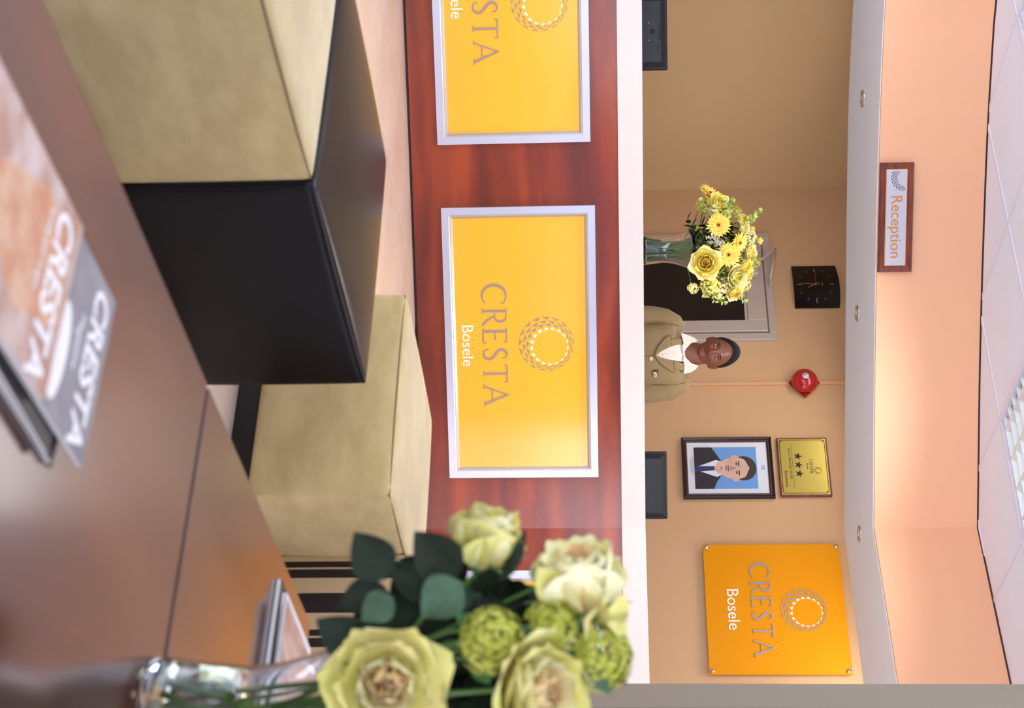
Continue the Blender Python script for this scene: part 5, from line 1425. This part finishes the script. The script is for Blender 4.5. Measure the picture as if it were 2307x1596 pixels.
# shirt collar wings
def wing(name, pts, y_, tilt):
    b = bmesh.new(); plate(b, pts, 0, -.003)
    for v in b.verts: 
        v.co.y += front_y(v.co.x*.8, min(1.345, v.co.z), .012) + max(0, v.co.z-1.33)*.55
    o = obj(name, b, M['shirt'], man); return o
wing('shirt_collar', [(-.112, 1.318), (-.060, 1.330), (-.036, 1.322), (.000, 1.328), (-.030, 1.345), (-.058, 1.372), (-.068, 1.408), (-.085, 1.392), (-.100, 1.362)], 0, 0)
wing('shirt_collar', [(.104, 1.330), (.058, 1.334), (.032, 1.326), (.002, 1.330), (.022, 1.345), (.050, 1.374), (.062, 1.410), (.082, 1.394), (.098, 1.366)], 0, 0)
b = bmesh.new(); P = [(-.066, .02, 1.40), (-.052, .062, 1.405), (0, .078, 1.41), (.050, .062, 1.408), (.062, .02, 1.405)]
for k in range(5): pass
loft(b, [[Vector((x*1.0, y, z-.06)), Vector((x*.92, y-.006, z-.06)), Vector((x*.88, y-.006, z+.004)), Vector((x*.97, y, z+.004))] for x, y, z in P]); obj('collar_band', b, M['shirt'], man, True)
# jacket button, pocket, badge, pen
b = bmesh.new(); lathe(b, [(.001, 0), (.0115, 0), (.0115, .002), (.009, .0035), (.001, .0025)], 20, RX); o = obj('jacket_button', b, M['button'], man, True); o.location = (.022, front_y(.022, 1.155, .001), 1.157)
for s_ in (-1, 1):
    b = bmesh.new(); lathe(b, [(.001, .002), (.0012, .0035), (.001, .0036)], 6, RX); o2 = obj('thread', b, M['jacket_s'], o); o2.location = (s_*.0025, 0, 0)
b = bmesh.new(); ribbon2(b, [(.085, 1.172), (.088, 1.200)], .003, 0, -.002)
for v in b.verts: v.co.y += front_y(v.co.x, v.co.z, .002)
obj('pocket_edge', b, M['jacket_s'], man)
seam([(.078, 1.172), (.078, 1.19), (.115, 1.186)], .001, .001, name='pocket_seam')
b = bmesh.new(); box(b, -.014, .014, -.004, 0, -.007, .007); bmesh.ops.transform(b, matrix=Matrix.Translation((.104, front_y(.104, 1.185, .004), 1.178)) @ Matrix.Rotation(math.radians(-12), 4, 'Y') @ Matrix.Rotation(math.radians(16), 4, 'Z'), verts=b.verts); bd = obj('name_badge', b, M['badge'], man)
b = bmesh.new(); box(b, -.009, .009, -.0052, -.004, -.0015, .0015); bmesh.ops.transform(b, matrix=Matrix.Translation((.104, front_y(.104, 1.185, .004), 1.178)) @ Matrix.Rotation(math.radians(-12), 4, 'Y') @ Matrix.Rotation(math.radians(16), 4, 'Z'), verts=b.verts); obj('badge_print', b, M['jacket_s'], bd)
b = bmesh.new(); p0 = Vector((.086, front_y(.086, 1.17, .006), 1.168)); p1 = Vector((.089, front_y(.086, 1.2, .008), 1.192)); tube(b, [p0, p1], .0035, 8); pn_ = obj('pen', b, M['ink'], man, True)
b = bmesh.new(); tube(b, [p1, p1+(p1-p0)*.3], .0038, 8); obj('pen_cap', b, M['green_cap'], pn_, True)
# trousers and shoes
b = bmesh.new()
loft(b, [[Vector((math.cos(2*PI*k/28)*w_, math.sin(2*PI*k/28)*d_+.005, z)) for k in range(28)] for z, w_, d_ in ((.90, .165, .112), (.80, .178, .118), (.72, .172, .112))])
for s_ in (-1, 1): tube(b, [(s_*.088, 0, .78), (s_*.098, 0, .6), (s_*.10, 0, .45), (s_*.10, .01, .2), (s_*.10, .01, .05)], [.088, .08, .068, .062, .062], 18)
tr = obj('trousers', b, M['trouser'], man, True); rm = tr.modifiers.new('r', 'REMESH'); rm.mode = 'VOXEL'; rm.voxel_size = .012; rm.use_smooth_shade = True
bake(tr)
for s_ in (-1, 1):
    b = bmesh.new()
    loft(b, [[Vector((s_*.105+math.cos(2*PI*k/16)*w_, y, max(.0, h/2+math.sin(2*PI*k/16)*h/2))) for k in range(16)] for y, w_, h in ((.07, .03, .06), (.04, .042, .085), (-.03, .044, .08), (-.10, .05, .06), (-.16, .044, .045), (-.195, .02, .03))])
    obj('shoe', b, M['ink'], man, True)
